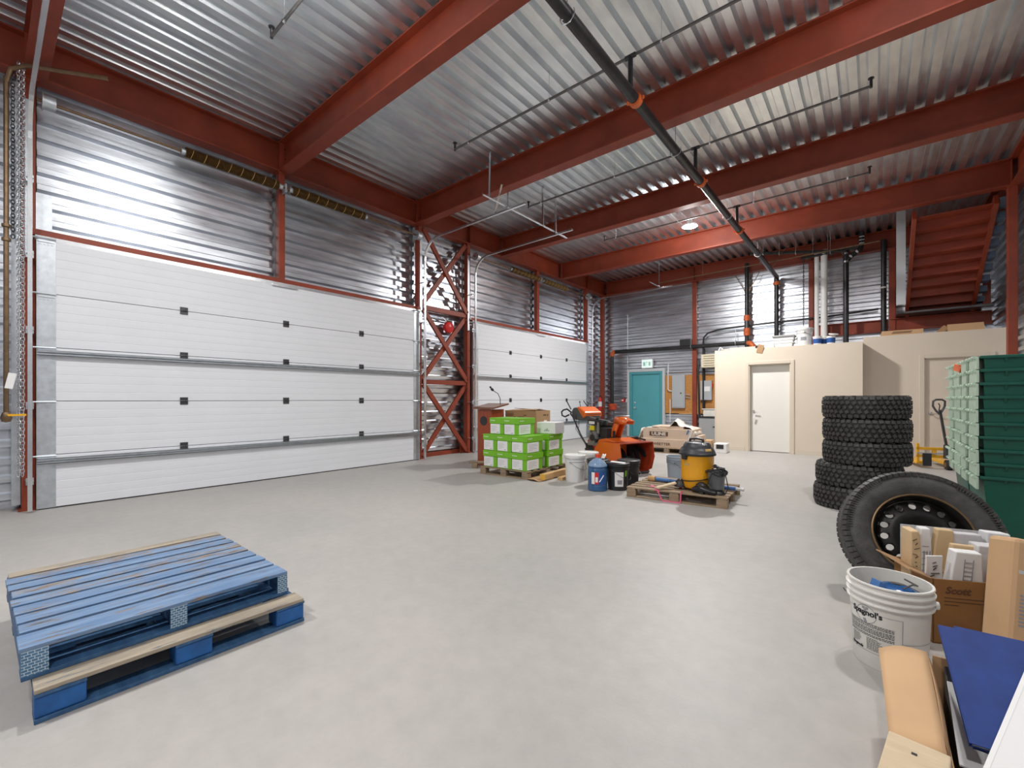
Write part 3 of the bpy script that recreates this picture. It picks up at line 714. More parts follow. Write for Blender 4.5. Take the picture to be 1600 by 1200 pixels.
mb = MB(); mb.b2((-.13, -.039, -.07), (-.05, -.037, .06)); mb.b2((.06, -.039, -.07), (.13, -.037, .06)); mb.b2((-.02, -.039, .03), (.02, -.037, .07)); mb.bar((0, -.038, .03), (-.015, -.038, -.03), .002, .03, (0, 1, 0)); mb.bar((-.01, -.038, -.02), (.035, -.038, -.07), .002, .02, (0, 1, 0)); mb.bar((-.01, -.038, -.02), (-.04, -.038, -.07), .002, .02, (0, 1, 0))
mb.build('pictogram', 'exit_mark', t)
t = thing('plywood_board', 'orange plywood backing board on the far wall behind the electric panels', 'board', (0, 14.365, 0))
MB().b2((-5.30, -.02, .82), (-4.44, .02, 2.05)).build('plywood_sheet', 'plywood', t); MB().b2((-4.28, -.02, .82), (-3.3, .02, 2.05)).build('plywood_sheet', 'plywood', t)
MB().b2((-4.29, -.025, .8), (-4.23, -.02, 2.05)).build('batten', 'wood_light', t); MB().b2((-4.85, -.05, .80), (-4.44, -.02, .83)).build('ledge', 'wood_light', t)
t = thing('electric_panel', 'tall grey electric panel right of the teal door', 'electric panel', (-4.85, 14.3, 1.52))
MB().b2((-.205, -.06, -.53), (.205, .06, .53)).build('enclosure', 'panel_grey', t, bev=.006); MB().b2((-.18, -.075, -.50), (.17, -.06, .50)).build('cover', 'panel_grey', t, bev=.004)
MB().cyl((.09, -.075, -.05), (.09, -.09, -.05), .022, 10).build('latch', 'steel_dark', t)
MB().tube([(-.205, -.02, 0.02), (-.3, -.02, .03), (-.34, -.02, .08), (-.34, -.02, .62), (-.33, -.02, .9)], .016, 8).build('conduit', 'white', t)
for z in (-.1, -.19): MB().tube([(.205, 0, z), (.3, 0, z), (.36, .0, z - .03)], .015, 6).build('conduit', 'galv', t)
MB().cyl((-.28, 0, -.25), (-.28, 0, -1.0), .014, 8).build('conduit', 'white', t)
t = thing('electric_panel', 'small grey disconnect box with white label beside the beige office', 'electric panel', (-4.0, 14.3, 1.55))
MB().b2((-.165, -.07, -.30), (.165, .06, .30)).build('enclosure', 'panel_grey', t, bev=.006); MB().b2((-.05, -.074, -.03), (.12, -.07, .12)).build('label_sheet', 'paper', t); MB().b2((.165, -.05, .08), (.19, -.0, .22)).build('switch_lever', 'red_plastic', t)
for a, b in ((.3, 1.3), (-.9, -.3)): MB().cyl((-.06, 0, a), (-.06, 0, b), .022, 8).build('conduit', 'blackpipe', t)
t = tag(MB().tube([(-4.22, 14.31, 2.5), (-4.24, 14.25, 2.2), (-4.22, 14.26, 1.4), (-4.21, 14.25, .9), (-4.16, 14.22, .55)], .03, 8).build('power_cable', 'black'), 'thick black cable hanging right of the red column by the electric panels', 'cable')
t = thing('unit_heater', 'cream slatted heater box beside the top corner of the beige office', 'heater', (-3.88, 14.1, 2.44))
MB().b2((-.2, -.1, -.2), (.2, .25, .2)).build('case', 'heater', t, bev=.01)
for k in range(5): MB().box((.03, -.11, -.14 + k*.07), (.30, .05, .008), (R(-25), 0, 0)).build('louvre', 'heater', t)
t = thing('metal_cabinet', 'grey metal cabinet between the far wall and the beige office', 'cabinet', (-3.72, 13.95, 0))
MB().b2((-.33, -.25, 0), (.5, .25, .72)).build('body', 'cabinet_grey', t, bev=.005); MB().b2((-.35, -.27, .72), (.52, .27, .755)).build('top', 'black', t); MB().b2((.06, -.27, .45), (.16, -.25, .475)).build('handle', 'steel_dark', t)
t = thing('storage_box', 'pale box standing on the grey metal cabinet', 'box', (-3.7, 13.95, .756)); MB().b2((-.25, -.2, 0), (.45, .2, .21)).build('body', 'bucket_white', t, bev=.02); MB().b2((-.28, -.22, .21), (.48, .22, .235)).build('rim', 'white', t, bev=.006)
t = thing('junction_box', 'dark junction box on the horizontal black pipe', 'box', (-4.62, 14.28, 3.08)); MB().b2((-.17, -.08, -.1), (.17, .1, .1)).build('body', 'steel_dark', t, bev=.006); MB().b2((-.15, -.085, -.08), (.15, -.08, .08)).build('cover', 'black', t)
t = thing('straw_broom', 'upside down broom with orange bristles in the far left corner', 'broom', (-6.87, 13.7, 0))
MB().cyl((0, 0, .0), (0, .1, .95), .012, 8).build('handle', 'steel_dark', t); MB().lathe([(.03, .88), (.13, .93), (.15, 1.08), (.12, 1.12), (0, 1.13)], 14).build('bristles', 'orange_dark', t)
# things on top of the offices
t = thing('plastic_tub', 'white rectangular tub on the office roof left of the bucket', 'tub', (-1.66, 12.22, H1)); MB().prism([(-.17, 0), (.17, 0), (.21, .24), (-.21, .24)], -.14, .14, 'y').build('body', 'white', t, bev=.01); MB().b2((-.23, -.17, .24), (.23, .17, .28)).build('lid', 'cabinet_grey', t, bev=.01)
for z in (.09, .165): MB().b2((-.21, -.15, z), (.21, .15, z + .015)).build('rib', 'white', t)

def bucket(name, label, loc, m, r0=.132, r1=.15, h=.37, lid=None, rings=3, bail=True, rz=0., group=None, wall=True):
    t = thing(name, label, 'bucket', loc, rz, group)
    prof = [(0, .006), (r0 - .004, .006), (r0, .0), (r0 + .002, .01)]
    zr = h - .03 - .028 * rings
    R_ = lambda z: r0 + (r1 - r0) * z / h
    prof += [(R_(zr), zr)]
    for k in range(rings):
        z = zr + .028 * k; prof += [(R_(z) + .012, z + .002), (R_(z) + .012, z + .010), (R_(z), z + .013), (R_(z) , z + .026)]
    prof += [(r1 + .006, h - .02), (r1 + .008, h - .004), (r1 + .003, h)]
    if wall: prof += [(r1 - .006, h), (R_(h*.5) - .006, h*.5), (r0 - .008, .012), (0, .012)]
    MB().lathe(prof, 40).build('body', m, t)
    if lid:
        MB().lathe([(r1 + .013, h - .035), (r1 + .015, h + .006), (r1 + .004, h + .012), (r1 - .012, h + .012), (r1 - .02, h + .002), (0, h + .002)], 40).build('lid', lid, t)
    if bail:
        for s in (-1, 1): MB().cyl((0, s*(r1 + .004), h - .085), (0, s*(r1 + .024), h - .085), .016, 10).build('bail_ear', m, t)
        MB().tube([((r1 + .03) * sin(R(a)) * .98, (r1 + .014) * cos(R(a)), h - .085 - .13 * sin(R(a))) for a in range(0, 181, 12)], .0028, 6).build('wire_bail', 'steel_dark', t)
    return t
b = bucket('bucket', 'white bucket with a print on the office roof beside the plastic pipes', (-1.25, 12.2, H1), 'white', .14, .16, .40, 'white')
MB().lathe([(.1475, .12), (.1515, .2)], 14, a0=R(-115), a1=R(-70)).build('print', 'ink_grey', b)
def pail(label, loc, lid_tilt=False):
    t = thing('paint_pail', label, 'pail', loc, group='small blue and white pails on the office roof')
    MB().lathe([(0, 0), (.075, 0), (.085, .17), (.088, .18), (.08, .18), (.07, .02), (0, .02)], 24).build('body', 'white', t)
    MB().lathe([(.079, .03), (.0845, .135)], 24).build('label_band', 'label_blue', t)
    MB().lathe([(.092, .17), (.092, .19), (.0, .195)], 24).build('lid', 'white', t, loc=(0, 0, .0) if not lid_tilt else (.02, -.02, .04), rot=(R(12), R(10), 0) if lid_tilt else None)
pail('small blue and white pail on the office roof in front of the white pipes', (-1.00, 12.13, H1)); pail('small blue and white pail with a lifted lid on the office roof', (-.75, 12.15, H1), True)
pail('small blue and white pail farther back on the office roof', (-.875, 12.3, H1))
t = thing('flat_carton', 'flat tan carton with print on the lower edge of the right office roof', 'box', (.45, 12.62, H2), R(2)); MB().b2((-.33, -.18, 0), (.33, .18, .10)).build('body', 'card_light', t)
mb = MB()
for k in range(2): mb.b2((-.17 + k*.02, -.182, .035 + k*.025), (.14 + k*.02, -.1805, .05 + k*.025))
mb.build('faded_print', 'ink_brown', t)
t = thing('open_carton', 'open cardboard flap leaning on top of the right office', 'box', (1.42, 12.65, H2)); MB().box((0, .0, .09), (.52, .006, .20), (R(-35), 0, 0)).build('flap', 'card_light', t); MB().b2((-.28, .08, 0), (.28, .38, .06)).build('tray', 'card', t); MB().box((-.33, .02, .07), (.10, .005, .17), (0, R(45), 0)).build('side_flap', 'card', t)
t = thing('drywall_scrap', 'broken beige board and grey bracket lying on the office roof edge', 'scrap', (-2.25, 12.08, H1)); MB().b2((-.55, -.09, 0), (.02, .2, .05)).build('board', 'beige_trim', t); MB().box((.13, -.11, -.02), (.13, .02, .20), (R(6), R(14), 0)).build('hanging_flap', 'card', t); MB().box((.1, .02, .05), (.16, .12, .03), (R(20), 0, R(20))).build('bracket', 'steel_dark', t)
t = tag(MB().tube([(-3.08, 12.05, H1 + .01), (-3.05, 12.1, H1 + .09), (-2.98, 12.05, H1 + .05), (-3.02, 12.0, H1 + .02), (-2.9, 12.1, H1 + .03), (-2.7, 12.2, H1 + .06), (-2.5, 12.1, H1 + .015)], .014, 7).build('cable_coil', 'white'), 'loose white cable lying on the front left corner of the office roof', 'cable')

# ================================================================== PALLETS
def pallet(label, loc, rz, blen, slen, widths, style, mats, group, nails=False, bottom=(0, .45, .9), gapm=None):
    """deck boards run along local y (blen); stringers or blocks run along local x (slen); x = 0 is the front edge, boards go to -x"""
    t = thing('pallet', label, 'pallet', loc, rz, group)
    top, side, end = mats['top'], mats['side'], mats['end']
    bt = .018; sh = mats.get('sh', .095)
    z0 = bt; z1 = bt + sh
    if style == 'stringer':
        for y in (.022, blen/2, blen - .022):
            s = MB().b2((-slen, y - .021, z0), (-.004, y + .021, z1)).build('stringer', side, t, bev=.003)
            if nails: MB().b2((-.004, y - (.021 if y < .1 else .034), z0 - .004), (-.001, y + (.056 if y < .1 else .034 if y < blen - .1 else .021), z1 + .004)).build('nail_plate', 'plate', s)
    else:
        bw = mats.get('bw', .13)
        for xi in (0, .5, 1):
            for y in (bw/2, blen/2, blen - bw/2):
                x = -.005 - (slen - .12) * xi
                MB().b2((x - .11, y - bw/2, z0), (x, y + bw/2, z1)).build('block', end if xi == 0 else side, t, bev=.008)
        for y in (bw/2, blen/2, blen - bw/2): MB().b2((-slen, y - bw/2, z1), (0, y + bw/2, z1 + .012)).build('cross_board', side, t)
        z1 += .012
    total = sum(widths); gap = (slen - total) / (len(widths) - 1); x = 0.
    for i, w in enumerate(widths):
        m = top[i % len(top)]
        j = random.uniform(-.006, .006)
        MB().box((x - w/2, blen/2 + j, z1 + .009), (w, blen + random.uniform(-.008, .012), .018), (0, R(random.uniform(-.9, .9)), R(random.uniform(-.4, .4)))).build('deck_board', m, t, bev=.002)
        x -= w + gap
    for q in bottom:
        x = -(slen - .1) * q / .9
        MB().b2((x - .1, 0, 0), (x, blen, bt)).build('bottom_board', mats.get('bot', side), t, bev=.002)
    return t
pallet('lower of the two blue pallets, with bright blue blocks and a bare front board', (-2.52, .13, 0), 0, 1.05, 1.22, [.12, .09, .09, .12, .09, .09, .12],
       'block', dict(top=['blue_bare'] + ['blue_edge']*6, side='blue_edge', end='blue_block', sh=.085, bw=.15, bot='blue_edge'), 'stacked blue pallets')
pallet('upper of the two blue pallets, worn blue deck boards with metal nail plates', (-2.635, .10, .134), R(.4), 1.04, 1.20,
       [.155, .105, .105, .105, .105, .11, .105, .105, .09], 'stringer', dict(top=['blue_board', 'blue_board', 'blue_board', 'blue_board', 'blue_board2', 'blue_board2', 'blue_board', 'blue_board2', 'blue_bare'], side='blue_edge', end='blue_edge', sh=.098), 'stacked blue pallets', nails=True)
# brown pallet under the shop vacuum (boards run away from the camera), and the one under the green cartons
def pallet_x(label, loc, rz, blen, slen, nb, group, wide=.1):
    """boards run along local x (blen), blocks in front along x; local y goes away from the camera"""
    t = thing('pallet', label, 'pallet', loc, rz, group)
    for yi in (0, .5, 1):
        for x in (.06, blen/2, blen - .06):
            y = .0 + (slen - .10) * yi
            MB().b2((x - .06, y, .018), (x + .06, y + .10, .098)).build('block', 'wood', t, bev=.006)
    for x in (.06, blen/2, blen - .06): MB().b2((x - .05, 0, .098), (x + .05, slen, .112)).build('cross_board', 'wood_y', t)
    gap = (slen - nb*wide) / (nb - 1)
    for i in range(nb):
        y = i * (wide + gap)
        MB().box((blen/2 + random.uniform(-.006, .006), y + wide/2, .121), (blen + random.uniform(-.01, .01), wide, .017), (R(random.uniform(-.5, .5)), 0, R(random.uniform(-.3, .3)))).build('deck_board', 'wood', t, bev=.002)
    for yi in (0, .5, 1):
        y = (slen - .1) * yi; MB().b2((0, y, 0), (blen, y + .1, .018)).build('bottom_board', 'wood', t, bev=.002)
    return t
vp = pallet_x('worn wooden pallet under the yellow shop vacuum with pink strapping', (-2.50, 5.38, 0), R(4.5), 1.20, 1.0, 7, 'plain wooden pallets')
pk = MB()
def strap(pts): 
    for a, b in zip(pts[:-1], pts[1:]): pk.bar(a, b, .016, .002)
strap([(.27, .25, .133), (.34, .1, .134), (.42, -.003, .133)]); strap([(.20, .18, .133), (.35, .16, .136)]); strap([(.24, .28, .133), (.30, .12, .138)])
for a, b in (((.40, -.006, .135), (.46, -.012, .012)), ((.46, -.012, .008), (.68, -.014, .008)), ((.68, -.012, .01), (.685, -.006, .13)), ((.685, -.006, .134), (.69, .06, .136)), ((.36, .0, .136), (.43, -.005, .12))): pk.bar(a, b, .012, .012)
tag(pk.build('strapping', 'pink', None, loc=(-2.50, 5.38, 0), rot=(0, 0, R(4.5))), 'pink plastic strapping looped over the front of the vacuum pallet', 'strap')
gpal = pallet_x('wooden pallet under the stacked green paper cartons', (-5.20, 5.44, 0), R(1.5), 1.0, 1.2, 7, 'plain wooden pallets')
t = thing('scrap_board', 'short wooden board end left of the green carton pallet', 'board', (-5.55, 5.95, 0), R(35)); MB().b2((-.3, -.05, .09), (.12, .05, .12)).build('plank', 'wood', t); MB().b2((-.25, -.05, 0), (-.15, .05, .09)).build('block', 'wood', t); MB().b2((.0, -.05, 0), (.1, .05, .09)).build('block', 'wood', t)

# ------------------------------------------------------------------ green paper cartons
def carton_proto():
    t = thing('paper_carton', 'x', 'box')
    w, l, h = .305, .445, .275
    MB().b2((-w/2 + .006, -l/2 + .004, 0), (w/2 - .006, l/2 - .004, h - .01)).build('body', 'green', t, bev=.004)
    MB().b2((-w/2 - .004, -l/2 - .009, h - .095), (w/2 + .004, l/2 + .009, h)).build('lid', 'green', t, bev=.004)
    lf = MB().b2((-w/2 + .012, -l/2 - .0015, .012), (w/2 - .085, -l/2 + .004, .172)).build('front_label', 'paper', t)
    mb = MB()
    for k in range(5): mb.b2((-w/2 + .035, -l/2 - .0022, .13 - k*.02), (-w/2 + .035 + (.11, .13, .09, .12, .06)[k], -l/2 - .0015, .136 - k*.02))
    mb.b2((w/2 - .15, -l/2 - .0022, .025), (w/2 - .11, -l/2 - .0015, .04)); mb.build('print', 'ink_pale', lf)
    ls = MB().b2((w/2 - .006, -l/2 + .02, .012), (w/2 + .0015, l/2 - .12, .168)).build('side_label', 'paper', t)
    mb = MB()
    for k in range(5): mb.b2((w/2 + .0015, -l/2 + .05, .13 - k*.022), (w/2 + .0022, -l/2 + .05 + (.2, .24, .16, .22, .1)[k], .137 - k*.022))
    mb.build('print', 'ink_pale', ls)
    lg = MB(); lg.b2((-w/2 + .02, -l/2 - .0105, h - .05), (-w/2 + .035, -l/2 - .009, h - .035)); lg.b2((-w/2 + .045, -l/2 - .0105, h - .05), (-w/2 + .12, -l/2 - .009, h - .04))
    lg.b2((w/2 + .004, -l/2 + .03, h - .05), (w/2 + .0055, -l/2 + .045, h - .035)); lg.b2((w/2 + .004, -l/2 + .055, h - .05), (w/2 + .0055, -l/2 + .14, h - .04)); lg.build('lid_print', 'paper', t)
    return t
cp = carton_proto(); first = True
ZP = .132; HC = .277
spots = []
for k, lay in enumerate(('bottom', 'second')):
    for i, pos in enumerate(('left end', 'middle', 'near corner')):
        spots.append((-5.16 + .155 + i*.314, 5.70, ZP + k*HC, 'green paper carton in the front row, %s layer, %s' % (lay, pos)))
    spots.append((-4.365, 6.28, ZP + k*HC, 'green paper carton behind the gap, %s layer, right rear of the pallet' % lay))
for i, pos in enumerate(('left', 'right')): spots.append((-5.03 + .155 + i*.312, 5.72, ZP + 2*HC, 'green paper carton on the top layer, %s of the two' % pos))
for x, y, z, l in spots:
    o = cp if first else copy_tree(cp); first = False
    o.location = (x, y + random.uniform(-.008, .008), z); o.rotation_euler = (0, 0, R(1.5 + random.uniform(-1.2, 1.2)))
    tag(o, l, 'box', 'green paper cartons on the pallet')
t = thing('white_carton', 'white carton with taped wrap on top of the rear green cartons', 'box', (-4.33, 6.30, ZP + 2*HC), R(4)); MB().b2((-.19, -.15, 0), (.17, .17, .19)).build('body', 'paper', t, bev=.004)
MB().b2((.1705, -.14, .0), (.173, .16, .185)).build('tape_wrap', 'tape', t); mb = MB()
for k in range(4): mb.b2((-.04 + k*.025, -.152, .04), (-.025 + k*.025, -.15, .06 + (k % 3)*.015))
mb.build('print', 'ink_grey', t)
t = thing('cardboard_box', 'large brown cardboard box with folded flaps behind the green cartons', 'box', (-5.40, 7.03, 0), R(2))
MB().b2((-.38, -.25, 0), (.38, .25, 1.05)).build('body', 'card', t, bev=.004)
MB().box((-.02, -.12, 1.062), (.75, .26, .006), (R(4), R(-2), 0)).build('flap', 'card', t); MB().box((.02, .13, 1.066), (.72, .25, .006), (R(-5), R(2), 0)).build('flap', 'card', t)
mb = MB()
for x, w in ((-.16, .05), (-.06, .09), (.05, .035)): mb.b2((x, -.253, .90), (x + w, -.25, .93))
mb.b2((.08, -.253, .95), (.15, -.25, .965)); mb.b2((.38, .0, .95), (.383, .1, .975)); mb.b2((.38, .14, .94), (.383, .17, .98)); mb.build('print', 'ink_brown', t)
MB().b2((.38, .02, .66), (.383, .12, .86)).build('shipping_label', 'paper', t)

# ------------------------------------------------------------------ lectern
t = thing('lectern', 'cherry wood lectern with slanted dark top behind the green cartons', 'lectern', (-5.74, 6.32, 0), R(0))
MB().b2((-.16, -.20, .03), (.16, -.18, 1.08)).build('front_panel', 'lectern', t); MB().b2((-.18, -.2, .0), (-.16, .16, 1.08)).b2((.16, -.2, .0), (.18, .16, 1.08)).build('side_panels', 'lectern', t)
MB().b2((-.18, .14, 0), (.18, .16, 1.0)).build('back_panel', 'lectern', t); MB().b2((-.24, -.26, 0), (.24, .22, .03)).build('base', 'lectern_top', t)
MB().box((0, -.02, 1.14), (.54, .46, .03), (R(10), 0, 0)).build('slanted_top', 'lectern_top', t, bev=.004); MB().b2((-.27, -.26, 1.085), (.27, -.24, 1.12)).build('book_stop', 'lectern_top', t)
MB().lathe([(0, 0), (.09, 0), (.09, .01), (0, .012)], 20, axis='y').build('emblem', 'black', t, loc=(-.02, -.195, .86))
m = MB().tube([(.14, .1, 1.16), (.14, .1, 1.28), (.10, .08, 1.38), (.03, .02, 1.44)], .007, 8).build('gooseneck_microphone', 'black', t); MB().lathe([(0, -.03), (.02, -.02), (.028, .01), (.022, .035), (0, .045)], 12).build('foam_head', 'rubber', m, loc=(.02, .01, 1.455), rot=(R(30), R(-40), 0)); MB().lathe([(0, -.02), (.018, -.01), (.02, .02), (0, .03)], 12).build('foam_head', 'rubber', m, loc=(-.02, -.0, 1.50), rot=(R(30), R(-30), 0))

# ------------------------------------------------------------------ lumber, buckets, jug
t = tag(MB().b2((-.045, 0, .018), (.045, 1.3, .105)).build('timber', 'wood_light', None, loc=(-3.98, 5.56, 0), rot=(0, 0, R(3)), bev=.004), 'square timber with yellow painted end beside the green carton pallet', 'lumber'); MB().b2((-.046, -.003, .017), (.046, .004, .106)).build('painted_end', 'lumber_end', t)
tag(MB().b2((-.045, 0, 0), (.045, 1.0, .05)).build('timber', 'wood_light', None, loc=(-3.80, 5.78, 0), rot=(0, 0, R(2)), bev=.004), 'flat timber lying next to the white bucket', 'lumber')
tag(MB().add([(-.2, -.02, .012), (.02, -.06, .03), (.12, -.05, .006), (.14, .3, .01), (-.15, .35, .015)], [(0, 1, 2, 3, 4)]).build('cardboard_scrap', 'card', None, loc=(-4.08, 5.5, 0), solid=.006), 'flattened cardboard scrap under the end of the timber', 'cardboard')
bucket('bucket', 'white bucket with lid left of the blue water bottle', (-3.60, 5.90, 0), 'white', .14, .155, .40, 'white', 2)
bucket('bucket', 'white bucket standing behind the other lidded white bucket', (-3.62, 6.35, 0), 'white', .14, .155, .40, 'white', 2, group=None)
BBL = []
for x, y, l in ((-2.80, 5.74, 'black lidded bucket with a paper label right of the blue water bottle'), (-2.80, 6.10, 'black lidded bucket behind, in front of the orange snow blower'), (-3.19, 5.88, 'black lidded bucket half hidden by the blue water bottle')):
    b = bucket('bucket', l, (x, y, 0), 'black', .135, .152, .37, 'black', 2); BBL.append(b)
b = BBL[0]; MB().lathe([(.1405, .06), (.1505, .26)], 10, a0=R(-80), a1=R(-32)).build('paper_label', 'paper', b); MB().lathe([(.1425, .09), (.1452, .15)], 10, a0=R(-66), a1=R(-40)).build('print', 'ink_grey', b)
MB().lathe([(.1463, .2), (.1513, .29)], 6, a0=R(-22), a1=R(-10)).build('green_sticker', 'green', b)
MB().box((.02, -.03, .385), (.2, .12, .003), (0, R(4), R(20))).build('torn_label', 'paper', b)
MB().lathe([(.1405, .06), (.1505, .22)], 8, a0=R(-150), a1=R(-115)).build('paper_label', 'paper', BBL[2])
t = thing('water_bottle', 'blue five gallon water bottle with red cap and printed label', 'bottle', (-2.99, 5.50, 0))
MB().lathe([(0, .0), (.125, .0), (.135, .012), (.135, .075), (.130, .085), (.135, .095), (.135, .20), (.131, .21), (.135, .22), (.135, .30), (.128, .312), (.134, .325), (.134, .342)], 40).build('body', 'water', t)
MB().lathe([(.134, .342), (.13, .36), (.10, .40), (.06, .428), (.034, .445), (.03, .47), (.03, .485), (0, .485)], 40).build('shoulder', 'bottle_clear', t)
MB().lathe([(.033, .455), (.034, .50), (.0, .503)], 20).build('cap', 'red_cap', t)
an0 = R(-62)
MB().lathe([(.1362, .105), (.1362, .265)], 8, a0=an0 - .62, a1=an0 - .28).build('label_white', 'paper', t); MB().lathe([(.1362, .105), (.1362, .265)], 10, a0=an0 - .28, a1=an0 + .12).build('label_red', 'red_plastic', t); MB().lathe([(.1362, .095), (.1362, .265)], 12, a0=an0 + .12, a1=an0 + .95).build('label_blue', 'label_blue', t)
MB().lathe([(.1368, .13), (.1368, .2)], 6, a0=an0 - .2, a1=an0 + .04).build('label_mark', 'paper', t); MB().tube([(.1372*cos(an0 + .2 + k*.09), .1372*sin(an0 + .2 + k*.09), .135 + k*.018) for k in range(6)], .007, 6).build('label_swirl', 'paper', t)
bucket('bucket', 'grey ribbed bucket behind the yellow shop vacuum', (-2.42, 7.05, 0), 'bucket_grey', .135, .155, .37, None, 3)

# ------------------------------------------------------------------ snow blower
sb = thing('snow_blower', 'orange snow blower with black engine and handlebars facing right', 'snow blower', (-3.33, 7.06, 0), R(-21))
# auger housing: open to +x
def housing():
    mb = MB(); W = .37; pts = []
    for a in range(90, 271, 15): pts.append((-.10 + .25*cos(R(a)), .29 + .25*sin(R(a))))
    pts = [(.30, .545)] + pts + [(.22, .035)]
    mb.sheet([[(x, y, z) for x, z in pts] for y in (-W, W)])
    return mb.build('auger_housing', 'orange_dark', sb, solid=.006)
housing()
for s in (-1, 1):
    pts = [(.30, .55), (-.10, .545)] + [(-.10 + .255*cos(R(a)), .29 + .255*sin(R(a))) for a in range(105, 271, 15)] + [(.16, .03), (.28, .09), (.34, .3)]
    MB().prism(pts, s*.372, s*.380, 'y').build('side_plate', 'orange_paint' if s < 0 else 'orange_dark', sb)
    MB().b2((-.06, s*.386 - .004, .0), (.2, s*.386 + .004, .07)).build('skid_shoe', 'steel_dark', sb)
MB().b2((-.12, -.37, .535), (.31, .37, .55)).build('top_edge', 'orange_dark', sb)
MB().b2((.2, -.37, .02), (.235, .37, .045)).build('scraper_bar', 'steel_dark', sb)
MB().cyl((-.02, -.37, .27), (-.02, .37, .27), .025, 10).build('auger_shaft', 'steel_dark', sb)
for s in (-1, 1):
    mb = MB()
    for turn in range(26):
        a0 = turn * R(30); y0 = s * (.36 - turn * .0115); a1 = a0 + R(30); y1 = s * (.36 - (turn + 1) * .0115)
        q = [(-.02 + r*cos(a*s), y, .27 + r*sin(a*s)) for r, a, y in ((.10, a0, y0), (.19, a0, y0), (.19, a1, y1), (.10, a1, y1))]
        mb.add(q, [(0, 1, 2, 3)])
    mb.build('auger_spiral', 'rubber', sb, solid=.006)
MB().lathe([(0, -.05), (.05, -.04), (.07, 0), (.05, .04), (0, .05)], 14, axis='y').build('gearbox', 'steel_dark', sb, loc=(-.02, 0, .27))
MB().prism([(-.36, .05), (-.10, .05), (-.10, .52), (-.20, .56), (-.36, .50)], -.17, .17, 'y').build('impeller_case', 'orange_paint', sb, bev=.015)
MB().prism([(-.35, .50), (.12, .552), (-.12, .60), (-.30, .57)], -.3, .3, 'y').build('front_cowl', 'orange_paint', sb, bev=.01)
# chute
ch = MB()
prof = [(-.075, -.078), (.0, -.085), (.065, -.078), (.075, .0), (.065, .078), (.0, .085), (-.075, .078)]
g = []
for z, sx, ox, sc in ((.48, 1, -.27, 1.0), (.64, 1, -.21, .97), (.80, 1, -.13, .93), (.88, 1, -.09, .92)): g.append([(ox - x*sc, y*sc, z) for x, y in prof])
ch.sheet(g); co = ch.build('discharge_chute', 'orange_paint', sb, solid=.006)
mb = MB(); mb.sheet([[(-.18, y, .86), (-.13, y, .955), (-.01, y, .965), (.16, y, .90)] for y in (-.085, .085)])
for y in (-.085, .085): mb.add([(-.18, y, .86), (-.13, y, .955), (-.01, y, .965), (.16, y, .90), (.14, y, .84), (-.03, y, .84)], [(0, 1, 2, 3, 4, 5)])
mb.build('chute_deflector', 'orange_paint', co, solid=.006)
MB().lathe([(.135, .0), (.14, .02), (.11, .03)], 20).build('chute_ring', 'black', sb, loc=(-.25, 0, .58)); MB().tube([(-.14, -.08, .955), (-.04, -.08, .99), (.06, -.05, .985), (.06, .08, .985)], .006, 6).build('deflector_rod', 'galv', co)
MB().b2((-.17, -.10, .60), (-.12, -.085, .72)).build('chute_bracket', 'black', co)
# engine
en = MB().b2((-.72, -.19, .46), (-.36, .19, .60)).b2((-.70, -.17, .60), (-.40, .15, .78)).build('engine', 'black', sb, bev=.02)
MB().b2((-.74, -.21, .80), (-.32, .20, .90)).build('fuel_tank', 'black_gloss', en, bev=.03)
MB().cyl((-.56, -.10, .90), (-.56, -.10, .93), .035, 14).build('fuel_cap', 'black', en)
for k in range(9): MB().b2((-.71, -.185, .62 + k*.019), (-.44, -.168, .627 + k*.019)).build('cooling_fin', 'engine_grey', en)
MB().cyl((-.55, -.19, .58), (-.55, -.235, .58), .115, 22).build('recoil_starter', 'engine_grey', en); MB().cyl((-.55, -.23, .58), (-.55, -.25, .58), .06, 16).build('starter_hub', 'steel_dark', en)
MB().b2((-.66, -.214, .71), (-.54, -.19, .79)).build('yellow_sticker', 'sticker_yellow', en); MB().b2((-.68, -.213, .82), (-.52, -.208, .87)).build('white_sticker', 'paper', en)
MB().b2((-.38, -.20, .50), (-.22, -.02, .78)).build('belt_cover', 'black', sb, bev=.02); MB().b2((-.36, -.15, .80), (-.24, .1, .87)).build('muffler', 'steel_dark', en, bev=.02)
MB().b2((-.45, -.215, .66), (-.40, -.19, .86)).build('heat_shield', 'engine_grey', en); MB().cyl((-.70, -.15, .50), (-.70, -.2, .50), .03, 12).build('oil_cap', 'red_plastic', en)
MB().cyl((-.46, -.19, .53), (-.46, -.24, .53), .035, 12).build('spark_plug_cap', 'black', en); MB().tube([(-.46, -.24, .53), (-.5, -.26, .62), (-.6, -.24, .70)], .006, 6).build('ignition_lead', 'black', en); MB().b2((-.70, -.225, .43), (-.44, -.19, .50)).build('crankcase', 'engine_grey', en, bev=.01)
MB().b2((-.80, -.2, .30), (-.30, .2, .46)).build('chassis', 'black', sb, bev=.02); MB().b2((-.55, -.22, .40), (-.42, -.2, .46)).build('red_cover', 'red_plastic', sb)
